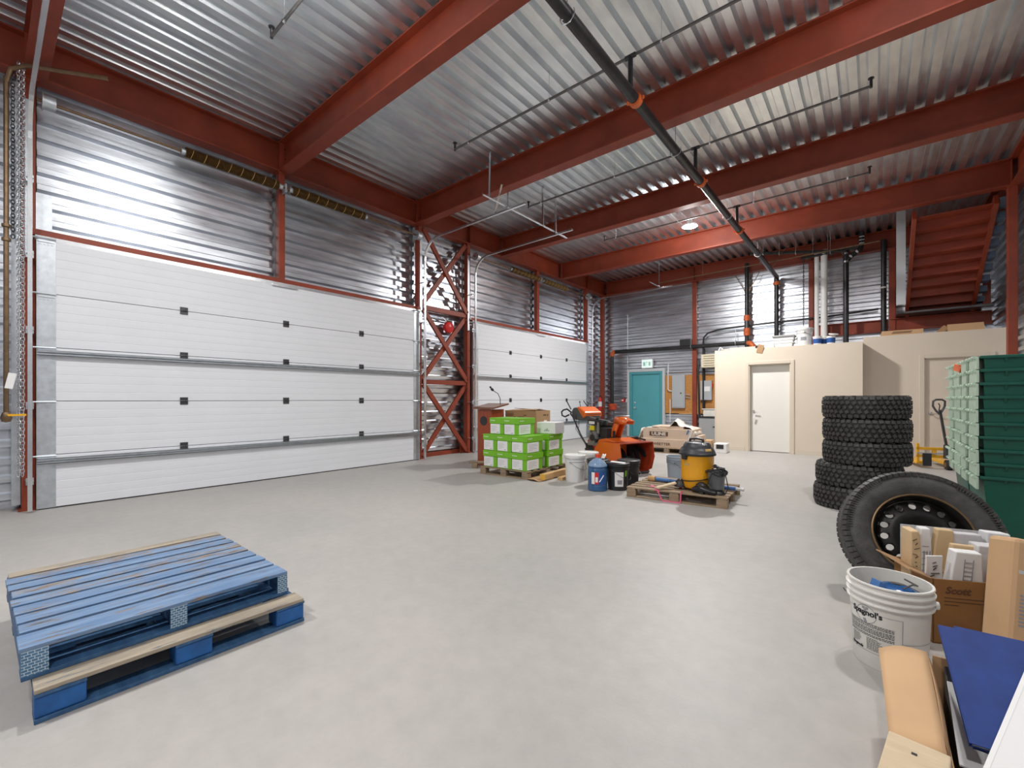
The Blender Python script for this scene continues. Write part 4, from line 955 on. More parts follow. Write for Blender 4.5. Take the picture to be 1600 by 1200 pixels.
# wheels
def tyre_profile(r, w, rim):
    return [(rim, -w*.42), (rim + (r - rim)*.35, -w*.5), (r - (r - rim)*.25, -w*.5), (r - .012, -w*.42), (r, -w*.28), (r, w*.28), (r - .012, w*.42), (r - (r - rim)*.25, w*.5), (rim + (r - rim)*.35, w*.5), (rim, w*.42)]
for s in (-1, 1):
    w = MB().lathe([(r_, h_ * s) for r_, h_ in tyre_profile(.20, .13, .10)] + [(.10, -.055*s)], 30, axis='y').build('wheel', 'tire', sb, loc=(-.52, s*.28, .20))
    MB().lathe([(0, .03), (.05, .03), (.09, .045), (.101, .05), (.101, -.05), (0, -.03)], 24, axis='y').build('hub', 'black', w)
    mb = MB()
    for k in range(18):
        a = 2*pi*k/18; mb.box((.2*cos(a), 0, .2*sin(a)), (.02, .12, .025), (0, -a, .3 * (1 if k % 2 else -1)))
    mb.build('lug_tread', 'tire', w)
# handlebars and console
for s in (-1, 1):
    MB().tube([(-.75, s*.17, .36), (-.95, s*.20, .62), (-1.13, s*.23, .93), (-1.20, s*.24, 1.0)], .016, 8).build('handlebar', 'steel_dark', sb)
    MB().tube([(-1.16, s*.25, 1.02), (-1.28, s*.26, 1.08), (-1.40, s*.26, 1.06), (-1.46, s*.26, 1.02), (-1.44, s*.26, .95), (-1.34, s*.26, .93), (-1.22, s*.26, .97)], .016, 8).build('loop_grip', 'black', sb)
    MB().tube([(-1.18, s*.24, 1.08), (-1.28, s*.22, 1.16), (-1.36, s*.21, 1.24)], .011, 6).build('clutch_lever', 'black', sb)
    for q in range(2): MB().tube([(-1.0 - .05*q, s*(.18 + .03*q), .98), (-1.0 - .08*q, s*.2, .70), (-.86, s*.19, .48), (-.7, s*(.15 - .04*q), .40)], .005, 5).build('control_cable', 'black', sb)
cs = MB().prism([(-1.24, 1.02), (-1.16, .88), (-.90, .86), (-.80, .95), (-.80, 1.02), (-1.02, 1.12), (-1.18, 1.11)], -.20, .20, 'y').build('console', 'dash_grey', sb, bev=.03)
MB().prism([(-1.05, 1.115), (-.86, .91), (-.80, .955), (-.80, 1.03), (-1.0, 1.135)], -.21, .205, 'y').build('console_cover', 'orange_paint', cs, bev=.02)
for x, y in ((-1.12, -.05), (-1.04, .08)): MB().cyl((x, y, 1.08), (x - .03, y, 1.20), .007, 6).lathe([(0, -.02), (.024, 0), (0, .025)], 10, c=(x - .03, y, 1.22)).build('shift_lever', 'black', cs)
MB().tube([(-.85, -.08, .95), (-.6, -.1, .92), (-.2, -.12, .88)], .009, 6).build('chute_rod', 'galv', sb)
MB().tube([(-.2, .3, .57), (.0, .3, .60), (.22, .28, .575)], .016, 6).b2((-.2, .26, .56), (.02, .32, .60)).build('cleanout_tool', 'black', sb)
t = thing('plastic_bag_scrap', 'small crumpled clear plastic scrap on the black bucket lid', 'plastic', (-3.13, 5.86, .384)); mb = MB()
mb.sheet([[(.02*i + .01*sin(j*3 + i), .018*j, .014*abs(sin(i*2.1 + j*1.7)) + .02*j + .002) for i in range(4)] for j in range(4)]); mb.build('film', 'film_clear', t, solid=.002)

# ------------------------------------------------------------------ shrink-wrapped pallet load near the offices
up = pallet_x('wooden pallet under the film-wrapped cartons near the beige office', (-4.48, 10.22, 0), R(3), 1.42, 1.0, 6, 'plain wooden pallets')
def wrapped(label, loc, d, rz, txt=None):
    t = thing('wrapped_carton', label, 'box', loc, rz, 'cartons on the film-wrapped pallet'); MB().b2((0, 0, 0), d).build('body', 'carton_pink', t, bev=.008); return t
w1 = wrapped('long bottom carton with dark lettering on the film-wrapped pallet', (-4.40, 10.28, .131), (1.22, .80, .20), R(3))
lettering('WEETTER', .085, 'ink_brown', w1, (.50, -.0015, .075), bold=.002, sx=1.1)
w2 = wrapped('long upper carton with the dark ULINE print on the film-wrapped pallet', (-4.36, 10.31, .333), (1.18, .74, .24), R(3))
MB().b2((.16, -.0025, .06), (.60, -.0005, .165)).build('print_panel', 'ink_brown', w2); lettering('ULINE', .105, 'film', w2, (.38, -.0035, .1125), bold=.003, sx=1.2)
mb = MB(); mb.b2((.22, -.0025, .035), (.56, -.0005, .042)); mb.b2((.25, -.0025, .02), (.52, -.0005, .026)); mb.build('small_print', 'ink_grey', w2)
w3 = wrapped('flat top carton under loose film on the wrapped pallet', (-4.16, 10.36, .575), (.74, .60, .06), R(2))
w4 = wrapped('open carton at the right end of the film-wrapped pallet', (-3.17, 10.45, .131), (.10, .55, .30), R(3))
t = thing('stretch_film', 'crumpled stretch film draped over the wrapped pallet load', 'plastic film', (-4.42, 10.27, .131), R(3))
random.seed(11)
def drape(u):     # top outline of the film along the load
    pts = [(0, .23), (.08, .27), (.16, .38), (.3, .53), (.42, .50), (.52, .50), (.62, .60), (.67, .68), (.71, .66), (.76, .54), (.86, .54), (.97, .52), (1.02, .44), (1.07, .34)]
    for (a, za), (b, zb2) in zip(pts[:-1], pts[1:]):
        if a <= u <= b: return za + (zb2 - za) * (u - a) / (b - a)
    return pts[-1][1]
g = []
for j in range(9):
    row = []
    for i in range(28):
        u = 1.07 * i / 27; v = j / 8; U = u * 1.2
        zz = drape(u) * (1 - .22 * abs(v - .35)) + .012 * sin(9*u + 5*v) + random.uniform(-.008, .008)
        zz = max(zz, .455 if .05 < u < 1.0 else 0)
        row.append((U + .01 * sin(11*v), .06 + .74 * v + .01*sin(17*u), zz))
    g.append(row)
MB().sheet(g).build('top_film', 'film', t, solid=.002)
for s, x0, x1 in ((-1, -.16, .02), (1, 1.24, 1.34)):
    g = [[(x0 + (x1 - x0) * (k if s < 0 else 1 - k) if True else 0, .04 + .72*v, .02 + (.42 if s < 0 else .36) * k**1.6 + .01*sin(13*v + k*5)) for k in [i/6 for i in range(7)]] for v in [j/8 for j in range(9)]]
    MB().sheet(g).build('side_film', 'film', t, solid=.002)
MB().box((1.17, .0, .30), (.045, .004, .30), (R(6), R(18), 0)).build('film_tail', 'film_clear', t); MB().box((1.12, -.003, .38), (.03, .004, .12), (R(6), R(24), 0)).build('blue_print', 'blue_tube', t)
t = thing('small_crate', 'small pale crate with a dark screen on the floor by the office corner', 'crate', (-2.86, 11.25, 0), R(4)); MB().b2((-.1, -.15, 0), (.18, .25, .22)).build('body', 'white', t, bev=.01); MB().b2((-.04, -.154, .10), (.12, -.15, .20)).build('window', 'black', t)
t = thing('small_carton', 'small tan carton stacked at the right of the film-wrapped pallet', 'box', (-2.98, 11.0, 0), R(4)); MB().b2((-.14, -.1, 0), (.02, .25, .30)).build('body', 'card_light', t, bev=.004); MB().b2((-.08, -.104, .1), (-.02, -.1, .2)).build('print', 'ink_brown', t)

# ------------------------------------------------------------------ shop vacuum and what lies on its pallet
ZV = .131
sv = thing('shop_vacuum', 'yellow shop vacuum with dark grey lid on a wooden pallet', 'vacuum cleaner', (-1.73, 5.78, ZV))
MB().lathe([(0, .03), (.165, .03), (.182, .05), (.190, .18), (.196, .455), (.20, .46)], 48).build('tank', 'yellow_vac', sv)
MB().lathe([(.203, .435), (.216, .44), (.218, .462), (.212, .468), (.207, .49), (.190, .525), (.168, .54), (.162, .565), (.14, .595), (.08, .61), (0, .613)], 48).build('lid', 'grey_vac', sv)
MB().lathe([(.2185, .44), (.221, .45), (.2185, .46)], 48).build('lid_rim', 'black', sv)
MB().tube([(-.08, -.03, .60), (-.075, -.03, .635), (0, -.03, .65), (.075, -.03, .635), (.08, -.03, .60)], .016, 8).build('carry_handle', 'black', sv)
for an in (R(-118), R(62), R(150)):
    MB().box((.211*cos(an), .211*sin(an), .425), (.03, .07, .07), (0, 0, an)).build('latch', 'black', sv, bev=.005)
an = R(-105)
MB().lathe([(.1945, .33), (.196, .40)], 6, a0=an - .32, a1=an - .24).lathe([(.194, .315), (.1948, .345)], 10, a0=an - .32, a1=an + .1).build('moulded_grip', 'gold', sv)
MB().lathe([(.205, .498), (.188, .528)], 8, a0=R(-45), a1=R(-18)).build('gold_badge', 'gold', sv, solid=.004); MB().lathe([(.163, .57), (.145, .592)], 8, a0=R(-52), a1=R(-28)).build('silver_badge', 'zinc', sv, solid=.006)
MB().tube([((.196 + .004)*cos(R(a)), (.196 + .004)*sin(R(a)), .12 + .08*((a + 150)/150)**2 if a > -150 else .12) for a in range(-170, -9, 10)], .006, 6).build('cord_band', 'black', sv)
for an in (R(-150), R(-60), R(30), R(120)):
    c = MB().lathe([(0, .11), (.03, .105), (.062, .075), (.078, .03), (.08, .01), (0, .01)], 18).build('caster_foot', 'black', sv, loc=(.20*cos(an), .20*sin(an), .02)); MB().cyl((-.012, 0, .0), (.012, 0, .0), .022, 12).build('caster_wheel', 'red_cap' if an < R(-100) else 'rubber', c)
tc = thing('tool_caddy', 'dark translucent vacuum attachment bin with looped cord', 'tool bin', (-1.47, 5.66, ZV), R(-10))
MB().lathe([(0, .05), (.075, .05), (.085, .06), (.10, .26), (.104, .265), (.096, .265), (.08, .07), (0, .07)], 26).build('bin', 'clear_grey', tc); MB().lathe([(0, 0), (.10, 0), (.09, .03), (.06, .05), (0, .05)], 20).build('foot', 'black', tc)
for k in range(4): MB().tube([(.11*cos(a + k) * (1 + .05*k), .10*sin(a + k), .25 + .03*sin(2*a + k) + .012*k) for a in [i*.35 for i in range(19)]], .006, 6).build('cord_loop', 'black', tc)
MB().tube([(.06, -.09, .28), (.0, -.13, .25), (-.05, -.12, .12), (-.0, -.13, .07)], .006, 6).tube([(.09, -.03, .30), (.14, -.06, .22), (.16, -.05, .10), (.14, -.09, .02)], .006, 6).build('hanging_cord', 'black', tc)
MB().tube([(-.03, .02, .33), (.05, -.02, .31), (.10, .0, .30)], .022, 8).build('nozzle', 'black', tc)
t = thing('floor_nozzle', 'black vacuum floor nozzle lying on the pallet in front of the bin', 'nozzle', (-1.60, 5.54, ZV), R(-12)); MB().tube([(-.12, 0, .03), (-.05, 0, .055), (.03, 0, .05), (.10, .01, .035), (.16, .02, .03)], [.03, .05, .04, .032, .03], 14).build('body', 'black_gloss', t); MB().b2((-.02, -.04, .0), (.03, .02, .03)).build('clip', 'black', t)
t = thing('padded_pole', 'blue padded pole with a wooden end lying across the vacuum pallet', 'pole', (-2.40, 5.98, ZV + .03), R(-1.5)); MB().cyl((.06, 0, 0), (1.08, 0, 0), .026, 14).build('foam_sleeve', 'blue_tube', t); MB().lathe([(0, -.06), (.035, -.05), (.045, 0), (.035, .05), (0, .055)], 12, axis='x').build('wooden_end', 'wood_light', t); MB().cyl((.27, 0, 0), (.275, 0, 0), .0275, 14).build('band', 'black', t); MB().cyl((1.08, 0, 0), (1.17, 0, 0), .02, 12).build('white_end', 'white', t)
t = tag(MB().bar((-2.12, 5.42, ZV + .022), (-1.86, 5.78, ZV + .10), .07, .022).build('pale_plank', 'wood_pale', bev=.004), 'pale wooden plank leaning on the pallet against the vacuum', 'plank')

# ------------------------------------------------------------------ tyres
def at_tyre_meshes():
    r, w, rim = .415, .262, .22
    p = [(rim, -w*.40), (rim + .04, -w*.47), (rim + .10, -w*.5), (r - .055, -w*.48), (r - .022, -w*.43), (r - .014, -w*.3), (r - .014, w*.3), (r - .022, w*.43), (r - .055, w*.48), (rim + .10, w*.5), (rim + .04, w*.47), (rim, w*.40), (rim, -w*.40)]
    me1 = MB().lathe([(a, b + w/2) for a, b in p], 72).mesh('carcass'); me1.materials.append(M['tire'])
    mb = MB(); n = 44
    for k in range(n):
        for row, (z, ww, hh, off, tw) in enumerate(((-.100, .036, .045, 0, .0), (-.052, .034, .040, .5, .5), (.0, .030, .036, .15, -.6), (.052, .034, .040, .65, .5), (.100, .036, .045, .35, .0))):
            if row in (1, 3) and k % 11 == 10: pass
            a = 2*pi*(k + off)/n; rr = r - .010 if abs(z) < .09 else r - .019
            j = random.uniform(-.003, .003)
            m3 = Matrix.Rotation(a, 3, 'Z') @ Matrix.Rotation(tw + random.uniform(-.12, .12), 3, 'X') @ Matrix.Rotation(.25 * (0 if abs(z) < .09 else (-1 if z > 0 else 1)), 3, 'Y')
            mb.box((rr*cos(a), rr*sin(a), z + w/2 + j), (.026, hh*.92, ww), m3)
    for s in (-1, 1):
        for k in range(n):
            a = 2*pi*(k + (.35 if s > 0 else 0))/n
            if k % 2 == 0: mb.box(((r - .045)*cos(a), (r - .045)*sin(a), w/2 + s*w*.487), (.04, .034, .008), Matrix.Rotation(a, 3, 'Z'))
    me2 = mb.mesh('tread_blocks'); me2.materials.append(M['tire_worn'])
    return me1, me2
random.seed(3)
ta, tbk = at_tyre_meshes()
for k, (x, y, tl, l) in enumerate(((-.17, 6.63, 1.0, 'all-terrain tyre at the bottom of the stack, half hidden by the wheel'), (-.15, 6.64, 2.5, 'all-terrain tyre second from the bottom of the stack, dusty'), (-.08, 6.64, 0, 'all-terrain tyre in the middle of the stack'), (-.08, 6.65, -.6, 'all-terrain tyre second from the top of the stack'), (-.085, 6.65, 0, 'all-terrain tyre on top of the stack'))):
    t = thing('tyre', l, 'tyre', (x, y, k * .2625), k * 1.1, 'stacked all-terrain tyres')
    link('carcass', ta, t); o = link('tread_blocks', tbk, t); o['kind'] = 'stuff'
# spare wheel leaning on the totes
RW = .392
ln = R(20); yaw = R(14)
wh = thing('spare_wheel', 'wheel with black steel rim and road tyre leaning behind the paper carton', 'wheel', (.205, 3.73, RW * cos(ln) + .10 * sin(ln)), rot=None)
wh.rotation_mode = 'XYZ'; wh.matrix_world = Matrix.Translation((.205, 3.73, RW * cos(ln) + .12 * sin(ln))) @ Matrix.Rotation(yaw, 4, 'Z') @ Matrix.Rotation(-ln, 4, 'X')
w = .235; rim = .236
prof = [(rim, -w*.38), (rim + .012, -w*.44), (rim + .05, -w*.50), (rim + .10, -w*.49), (rim + .103, -w*.497), (rim + .106, -w*.49), (RW - .05, -w*.47), (RW - .02, -w*.42), (RW - .006, -w*.33)]
for z in (-.25, -.10, .07, .22): prof += [(RW, w*z - .012), (RW, w*z + .0), (RW - .008, w*z + .003), (RW - .008, w*z + .010), (RW, w*z + .013)]
prof += [(RW - .006, w*.33), (RW - .02, w*.42), (RW - .05, w*.47), (rim + .05, w*.5), (rim, w*.38)]
MB().lathe(prof, 96, axis='y').build('tyre', 'tire_worn', wh)
for s in (-1, 1):
    mb = MB()
    for k in range(72):
        a = 2*pi*k/72; mb.box(((RW - .012)*cos(a), s*w*.37, (RW - .012)*sin(a)), (.022, .052, .027), Matrix.Rotation(-a, 3, 'Y') @ Matrix.Rotation(s*.35, 3, 'Z'))
    mb.build('shoulder_blocks', 'tire_worn', wh)['kind'] = 'stuff'
# fine ribs on the outer sidewall, as arcs of raised bars
mb = MB()
for k in range(150):
    a = 2*pi*k/150
    if (k // 25) % 2 == 0: mb.box(((rim + .125)*cos(a), -w*.478, (rim + .125)*sin(a)), (.03, .006, .004), Matrix.Rotation(-a, 3, 'Y'))
mb.build('sidewall_ribs', 'tire_worn', wh)['kind'] = 'stuff'
rm = MB().lathe([(.232, .42*w - .2), (.242, .42*w - .205), (.246, -.10), (.236, -.102), (.228, -.085), (.205, -.06), (.20, .09), (.235, .10)], 72, axis='y')
rm.v = [(x, y, z) for x, y, z in rm.v]
rm = MB().lathe([(.240, .104), (.247, .108), (.250, .100), (.241, .095), (.228, .082), (.215, .05), (.212, -.085), (.24, -.095)], 72, axis='y').build('rim', 'rim_black', wh)
MB().lathe([(.239, .105), (.244, .1095), (.250, .106), (.2515, .099)], 72, axis='y').build('rim_lip', 'rim_edge', wh)
def disc_with_holes():
    mb = MB().lathe([(.213, .045), (.19, .055), (.15, .078), (.11, .080), (.08, .060), (.04, .060), (.04, .054), (.08, .054), (.11, .074), (.15, .072), (.19, .049), (.213, .039), (.213, .045)], 96, axis='y')
    o = mb.build('wheel_disc', 'rim_black'); cut = MB()
    for k in range(16):
        a = 2*pi*(k + .3)/16; cut.cyl((.178*cos(a), -.2, .178*sin(a)), (.178*cos(a), .2, .178*sin(a)), .0185, 16)
    c = cut.build('cutter', 'rim_black'); md = o.modifiers.new('holes', 'BOOLEAN'); md.object = c; md.operation = 'DIFFERENCE'; md.solver = 'EXACT'
    dg = bpy.context.evaluated_depsgraph_get(); dg.update(); me = bpy.data.meshes.new_from_object(o.evaluated_get(dg)); me.name = 'wheel_disc'
    bpy.data.objects.remove(o); bpy.data.objects.remove(c); return link('wheel_disc', me, wh)
disc_with_holes()
for k in range(6):
    a = 2*pi*k/6; MB().cyl((.062*cos(a), -.058, .062*sin(a)), (.062*cos(a), -.075, .062*sin(a)), .012, 6).build('wheel_nut', 'steel_dark', wh)

# ------------------------------------------------------------------ green totes, nested in two stacks
def tote_proto():
    t = thing('tote', 'x', 'tote'); L, W, H = .68, .50, .60      # length along y, width along x, rim at top
    def ring(hx, hy, z): return [(-hx, -hy, z), (hx, -hy, z), (hx, hy, z), (-hx, hy, z)]
    mb = MB(); g = [ring(W/2 - .06, L/2 - .06, 0), ring(W/2 - .008, L/2 - .008, H - .012)]
    mb.add(g[0] + g[1], [(0, 1, 5, 4), (1, 2, 6, 5), (2, 3, 7, 6), (3, 0, 4, 7), (3, 2, 1, 0)])
    mb.build('body', 'green_dk', t, solid=.004)
    r = MB(); h = .020
    for a, b in (((-W/2 - .012, -L/2 - .012), (W/2 + .012, -L/2 + .012)), ((-W/2 - .012, L/2 - .012), (W/2 + .012, L/2 + .012)), ((-W/2 - .012, -L/2), (-W/2 + .012, L/2)), ((W/2 - .012, -L/2), (W/2 + .012, L/2))): r.b2((*a, H - h), (*b, H))
    r.build('rim', 'green_dk', t, bev=.004)
    for x in (-.14, .14): MB().prism([(-L/2 - .010, H - .02), (-L/2 + .03, H - .085), (-L/2 + .03, H - .02)], x - .006, x + .006, 'x').build('rib', 'green_dk', t)
    for a, b in ((-L/2 - .006, -.06), (.06, L/2 - .055)): 
        MB().b2((-W/2 - .030, a, H - .092), (-W/2 - .016, b, H - .006)).build('lid_flap', 'mint', t, bev=.002)
    for y in (-.30, -.19, -.08, .08, .19, .30): MB().cyl((-W/2 - .036, y - .024, H - .010), (-W/2 - .036, y + .024, H - .010), .012, 8).build('hinge_knuckle', 'mint', t)
    return t
tp = tote_proto(); first = True; INC = .0915
NT = 10; ZB0 = .145
for s, (cx_, cy_, where) in enumerate(((.815, 4.70, 'front'), (.815, 5.43, 'rear'))):
    for k in range(NT):
        o = tp if first else copy_tree(tp); first = False
        o.location = (cx_ + random.uniform(-.004, .004), cy_ + random.uniform(-.004, .004), ZB0 + k * INC); o.rotation_euler = (0, 0, R(0.5 + random.uniform(-.5, .5)))
        pos = 'topmost' if k == NT - 1 else 'lowest' if k == 0 else '%s from the top' % ('', 'first', 'second', 'third', 'fourth', 'fifth', 'sixth', 'seventh', 'eighth', 'ninth')[NT - k]
        tag(o, 'dark green tote with mint lid flaps, %s in the %s stack' % (pos, where), 'tote', 'nested green totes')
tag(MB().b2((-.045, -.035, 0), (.045, .035, .05)).build('paper_tag', 'orange_tag', None, loc=(.55, 5.06, ZB0 + .60 + (NT - 1)*INC - .07), rot=(R(20), 0, R(30))), 'orange tag stuck between the tops of the tote stacks', 'tag')
tpal = thing('pallet', 'wooden pallet hidden under the green tote stacks', 'pallet', (.5, 4.3, 0), 0, 'plain wooden pallets')
for y in (.05, .75, 1.4): MB().b2((0, y - .05, 0), (.62, y + .05, .125)).build('stringer', 'wood', tpal)
for x in (.05, .2, .35, .5): MB().b2((x - .05, 0, .125), (x + .06, 1.5, .143)).build('deck_board', 'wood_y', tpal)

# ------------------------------------------------------------------ yellow pallet truck behind the tyres
pt = thing('pallet_truck', 'yellow pallet truck with dark pump handle in front of the beige door', 'pallet truck', (.90, 11.1, 0), R(12))
for x in (-.2, .2): MB().b2((x - .08, .1, .07), (x + .08, .95, .12)).build('fork', 'yellow', pt, bev=.006)
MB().b2((-.30, .0, .34), (.30, .05, .39)).b2((-.30, 0, .10), (-.26, .05, .46)).b2((.26, 0, .10), (.30, .05, .50)).b2((-.3, 0, .20), (.3, .05, .25)).b2((-.08, .0, .22), (-.02, .05, .36)).build('front_frame', 'yellow', pt, bev=.006)
MB().b2((-.22, -.03, .05), (-.10, .0, .28)).build('black_plate', 'black', pt); MB().b2((-.3, -.02, .27), (.28, .02, .29)).build('tie_bar', 'cabinet_grey', pt)
MB().cyl((.08, -.06, .09), (.16, -.06, .09), .09, 20).build('steer_wheel', 'rubber', pt); MB().cyl((.07, -.06, .09), (.17, -.06, .09), .045, 14).build('wheel_hub', 'rim_edge', pt)
MB().cyl((.10, -.03, .20), (.10, -.03, .45), .04, 14).build('pump', 'steel_dark', pt)
hd = MB().bar((.10, -.06, .36), (-.01, -.10, 1.08), .045, .03, (1, 0, 0)).build('handle_shaft', 'steel_dark', pt)
MB().tube([(-.01, -.1, 1.0), (-.06, -.10, 1.06), (-.105, -.1, 1.15), (-.10, -.1, 1.235), (-.06, -.1, 1.265), (.02, -.1, 1.265), (.06, -.1, 1.235), (.055, -.1, 1.14), (.02, -.1, 1.06), (-.01, -.1, 1.0)], .017, 8).build('handle_loop', 'steel_dark', pt); MB().tube([(-.02, -.1, 1.08), (-.01, -.1, 1.16), (-.03, -.1, 1.20)], .008, 6).build('release_lever', 'black', hd)
t = thing('metal_bracket', 'grey curved bracket leaning behind the pallet truck handle', 'bracket', (1.22, 11.45, 0), R(10)); MB().prism([(-.12, .78), (.02, .78), (.12, .55), (.12, .2), (.06, .2), (.05, .5), (-.02, .64)], -.02, .02, 'y').build('plate', 'cabinet_grey', t); MB().cyl((.09, 0, 0), (.09, 0, .3), .025, 10).build('leg', 'steel_dark', t)

# ------------------------------------------------------------------ foreground: white printed bucket
fb = thing('bucket', 'large white open bucket with printed label in the right foreground', 'bucket', (.055, 2.80, 0))
r0, r1, h = .138, .156, .40
Rz = lambda z: r0 + (r1 - r0) * z / h
prof = [(0, .008), (r0 - .01, .008), (r0 - .004, 0), (r0, .006), (Rz(.30), .30)]
for z in (.302, .332, .362): prof += [(Rz(z) + .012, z), (Rz(z) + .0125, z + .006), (Rz(z) + .001, z + .011), (Rz(z) + .001, z + .029)]
prof += [(r1 + .008, h - .006), (r1 + .006, h), (r1 - .004, h), (Rz(.2) - .006, .2), (r0 - .008, .014), (0, .014)]
MB().lathe(prof, 64).build('body', 'bucket_white', fb)
AB = R(-119)           # centre of the printed label, facing the camera's left
lb = MB()
LW = .112
for z in (.075, .262): lb.lathe([(Rz(z) + .0012, z), (Rz(z + .0018) + .0012, z + .0018)], 16, a0=AB - LW/r0, a1=AB + LW/r0)
for s in (-1, 1): lb.lathe([(Rz(.075) + .0012, .075), (Rz(.262) + .0012, .2625)], 2, a0=AB + s*LW/r0 - .008, a1=AB + s*LW/r0 + .008)
lb.lathe([(Rz(.155) + .001, .155), (Rz(.157) + .001, .157)], 24, a0=AB + LW/r0, a1=AB + LW/r0 + 1.2)
lb.build('label_border', 'ink_grey', fb)
lettering("Spagnol's", .037, 'ink', fb, None, bend=(Rz, AB - .12, .258), bold=.0012, name='brand_lettering')
rg = MB()
for k in range(28):
    a0, a1 = 2*pi*k/28, 2*pi*(k + 1)/28
    q = [(AB - .12 + rr*cos(a)/r0, .250 + rr*sin(a)) for rr, a in ((.040, a0), (.0425, a0), (.0425, a1), (.040, a1))]
    rg.add([((Rz(z) + .0009)*cos(a), (Rz(z) + .0009)*sin(a), z) for a, z in q], [(0, 1, 2, 3)])
rg.build('round_emblem', 'ink_grey', fb)
gm = MB()
for dx, dz in ((-.008, .028), (.006, .028), (-.001, .018), (-.004, -.026), (-.001, -.034)):
    a = AB - .12 + dx/r0; z = .250 + dz; gm.box(((Rz(z) + .0006)*cos(a), (Rz(z) + .0006)*sin(a), z), (.0012, .012, .010), Matrix.Rotation(a, 3, 'Z'))
gm.build('grape_mark', 'ink_grey', fb)
random.seed(5)
tx = MB()
def tline(z, u0, u1, hgt=.0032):
    u = u0
    while u < u1:
        wd = random.uniform(.004, .012); e = min(u + wd, u1); a0, a1 = AB + u/r0, AB + e/r0
        tx.lathe([(Rz(z) + .0011, z), (Rz(z) + .0011, z + hgt)], 2, a0=a0, a1=a1); u = e + .0022
for i in range(3): tline(.208 - i*.0065, -.1, .085)
for i in range(4): tline(.186 - i*.0065, -.1, .085)
for i in range(2): tline(.157 - i*.0065, -.1, .085)
for i in range(7): tline(.140 - i*.0065, -.09, -.09 + random.uniform(.025, .05), .0026)
for i in range(9): tline(.140 - i*.0065, -.015, -.015 + random.uniform(.03, .085), .0026)
tx.build('small_print', 'ink', fb)
lettering('Spagnols', .019, 'ink', fb, None, bend=(Rz, AB - .065/r0, .088), bold=.0005, name='signature_print', shear=.3)
ov = MB()
for k in range(20):
    a0, a1 = 2*pi*k/20, 2*pi*(k + 1)/20
    for ri, ro in ((.75, 1.0), (0., .45)):
        q = [(AB + .075/r0 + rr*.020*cos(a)/r0, .094 + rr*.015*sin(a)) for rr, a in ((ri, a0), (ro, a0), (ro, a1), (ri, a1))]
        ov.add([((Rz(z) + .0011)*cos(a), (Rz(z) + .0011)*sin(a), z) for a, z in q], [(0, 1, 2, 3)])
ov.build('oval_seal', 'ink', fb)
MB().cyl((r1 + .006, .03, .31), (r1 + .02, .033, .31), .018, 12).build('bail_ear', 'bucket_white', fb)
MB().tube([((r1 + .02)*cos(R(a)), (r1 + .02)*sin(R(a)), .31 - .10*sin(R((a - 10)*180/170))) for a in range(10, 181, 10)], .003, 6).build('wire_bail', 'steel_dark', fb)
t = thing('packaged_item', 'glossy blue packaged item lying inside the white bucket', 'package', (.085, 2.83, .315), R(20))
MB().lathe([(0, -.02), (.07, -.02), (.10, .0), (.085, .035), (.04, .055), (0, .06)], 24).build('shell', 'black_gloss', t); MB().lathe([(.095, .02), (.075, .045), (.03, .062)], 14, a0=R(150), a1=R(330)).build('blue_wrap', 'navy', t, solid=.003)
MB().box((-.085, -.02, .05), (.03, .05, .045), (0, R(20), R(20))).build('blue_clip', 'blue_tube', t); MB().tube([(.0, -.06, .06), (.04, -.05, .08), (.08, .0, .06), (.05, .05, .07)], .004, 6).build('wire', 'steel_dark', t)

# ------------------------------------------------------------------ foreground: carton of papers
YAW = R(25)
px = thing('paper_carton_open', 'open brown carton packed with rolled drawings and envelopes', 'box', (.235, 3.16, 0), YAW)
WB, DB, HB = .46, .34, .335
MB().b2((0, 0, 0), (WB, .006, HB)).build('front_panel', 'card_dark', px); MB().b2((0, DB - .006, 0), (WB, DB, HB)).build('back_panel', 'card_dark', px)
MB().b2((0, 0, 0), (.006, DB, HB)).b2((WB - .006, 0, 0), (WB, DB, HB)).build('side_panels', 'card_dark', px); MB().b2((0, 0, 0), (WB, DB, .006)).build('bottom_panel', 'card_dark', px)
MB().box((-.045, DB/2, HB + .015), (.11, DB - .02, .006), (0, R(22), 0)).build('side_flap', 'card', px)
lettering('Scott', .05, 'ink_brown', px, (.105, -.0015, HB - .055), bold=.0015, shear=.25, name='brand_print')
mb = MB()
for k, wd in enumerate((.2, .17, .06)): mb.b2((.05, -.0015, HB - .095 - k*.018), (.05 + wd, 0, HB - .091 - k*.018))
mb.build('fine_print', 'ink_brown', px)
def in_box(u, v, z): return (.235 + u*cos(YAW) - v*sin(YAW), 3.16 + u*sin(YAW) + v*cos(YAW), z)
def packet(name, label, u, v, w_, d_, z0, z1, m, tilt=(0, 0), cat='envelope', print_=None, rz=0.):
    t = thing(name, label, cat, in_box(u, v, z0), rot=(tilt[0], tilt[1], YAW + rz), group='papers in the open carton')
    H = z1 - z0; g = []
    n = 6
    pts = []
    for j in range(n + 1):
        k = j / n; s = 1 - .12 * k**3
        pts.append([( -w_/2*s + .004*sin(7*k + u*40), -d_/2*s, H*k), (w_/2*s + .004*sin(9*k + v*30), -d_/2*s - .003*sin(5*k), H*k), (w_/2*s, d_/2*s, H*k), (-w_/2*s, d_/2*s + .003*sin(6*k), H*k)])
    vs = [p for r_ in pts for p in r_]; fs = [(j*4 + i, j*4 + (i + 1) % 4, (j + 1)*4 + (i + 1) % 4, (j + 1)*4 + i) for j in range(n) for i in range(4)] + [(0, 1, 2, 3), (n*4, n*4 + 3, n*4 + 2, n*4 + 1)]
    MB().add(vs, fs).build('wrap', m, t, bev=.006)
    if print_: print_(t, w_, d_, H)
    return t
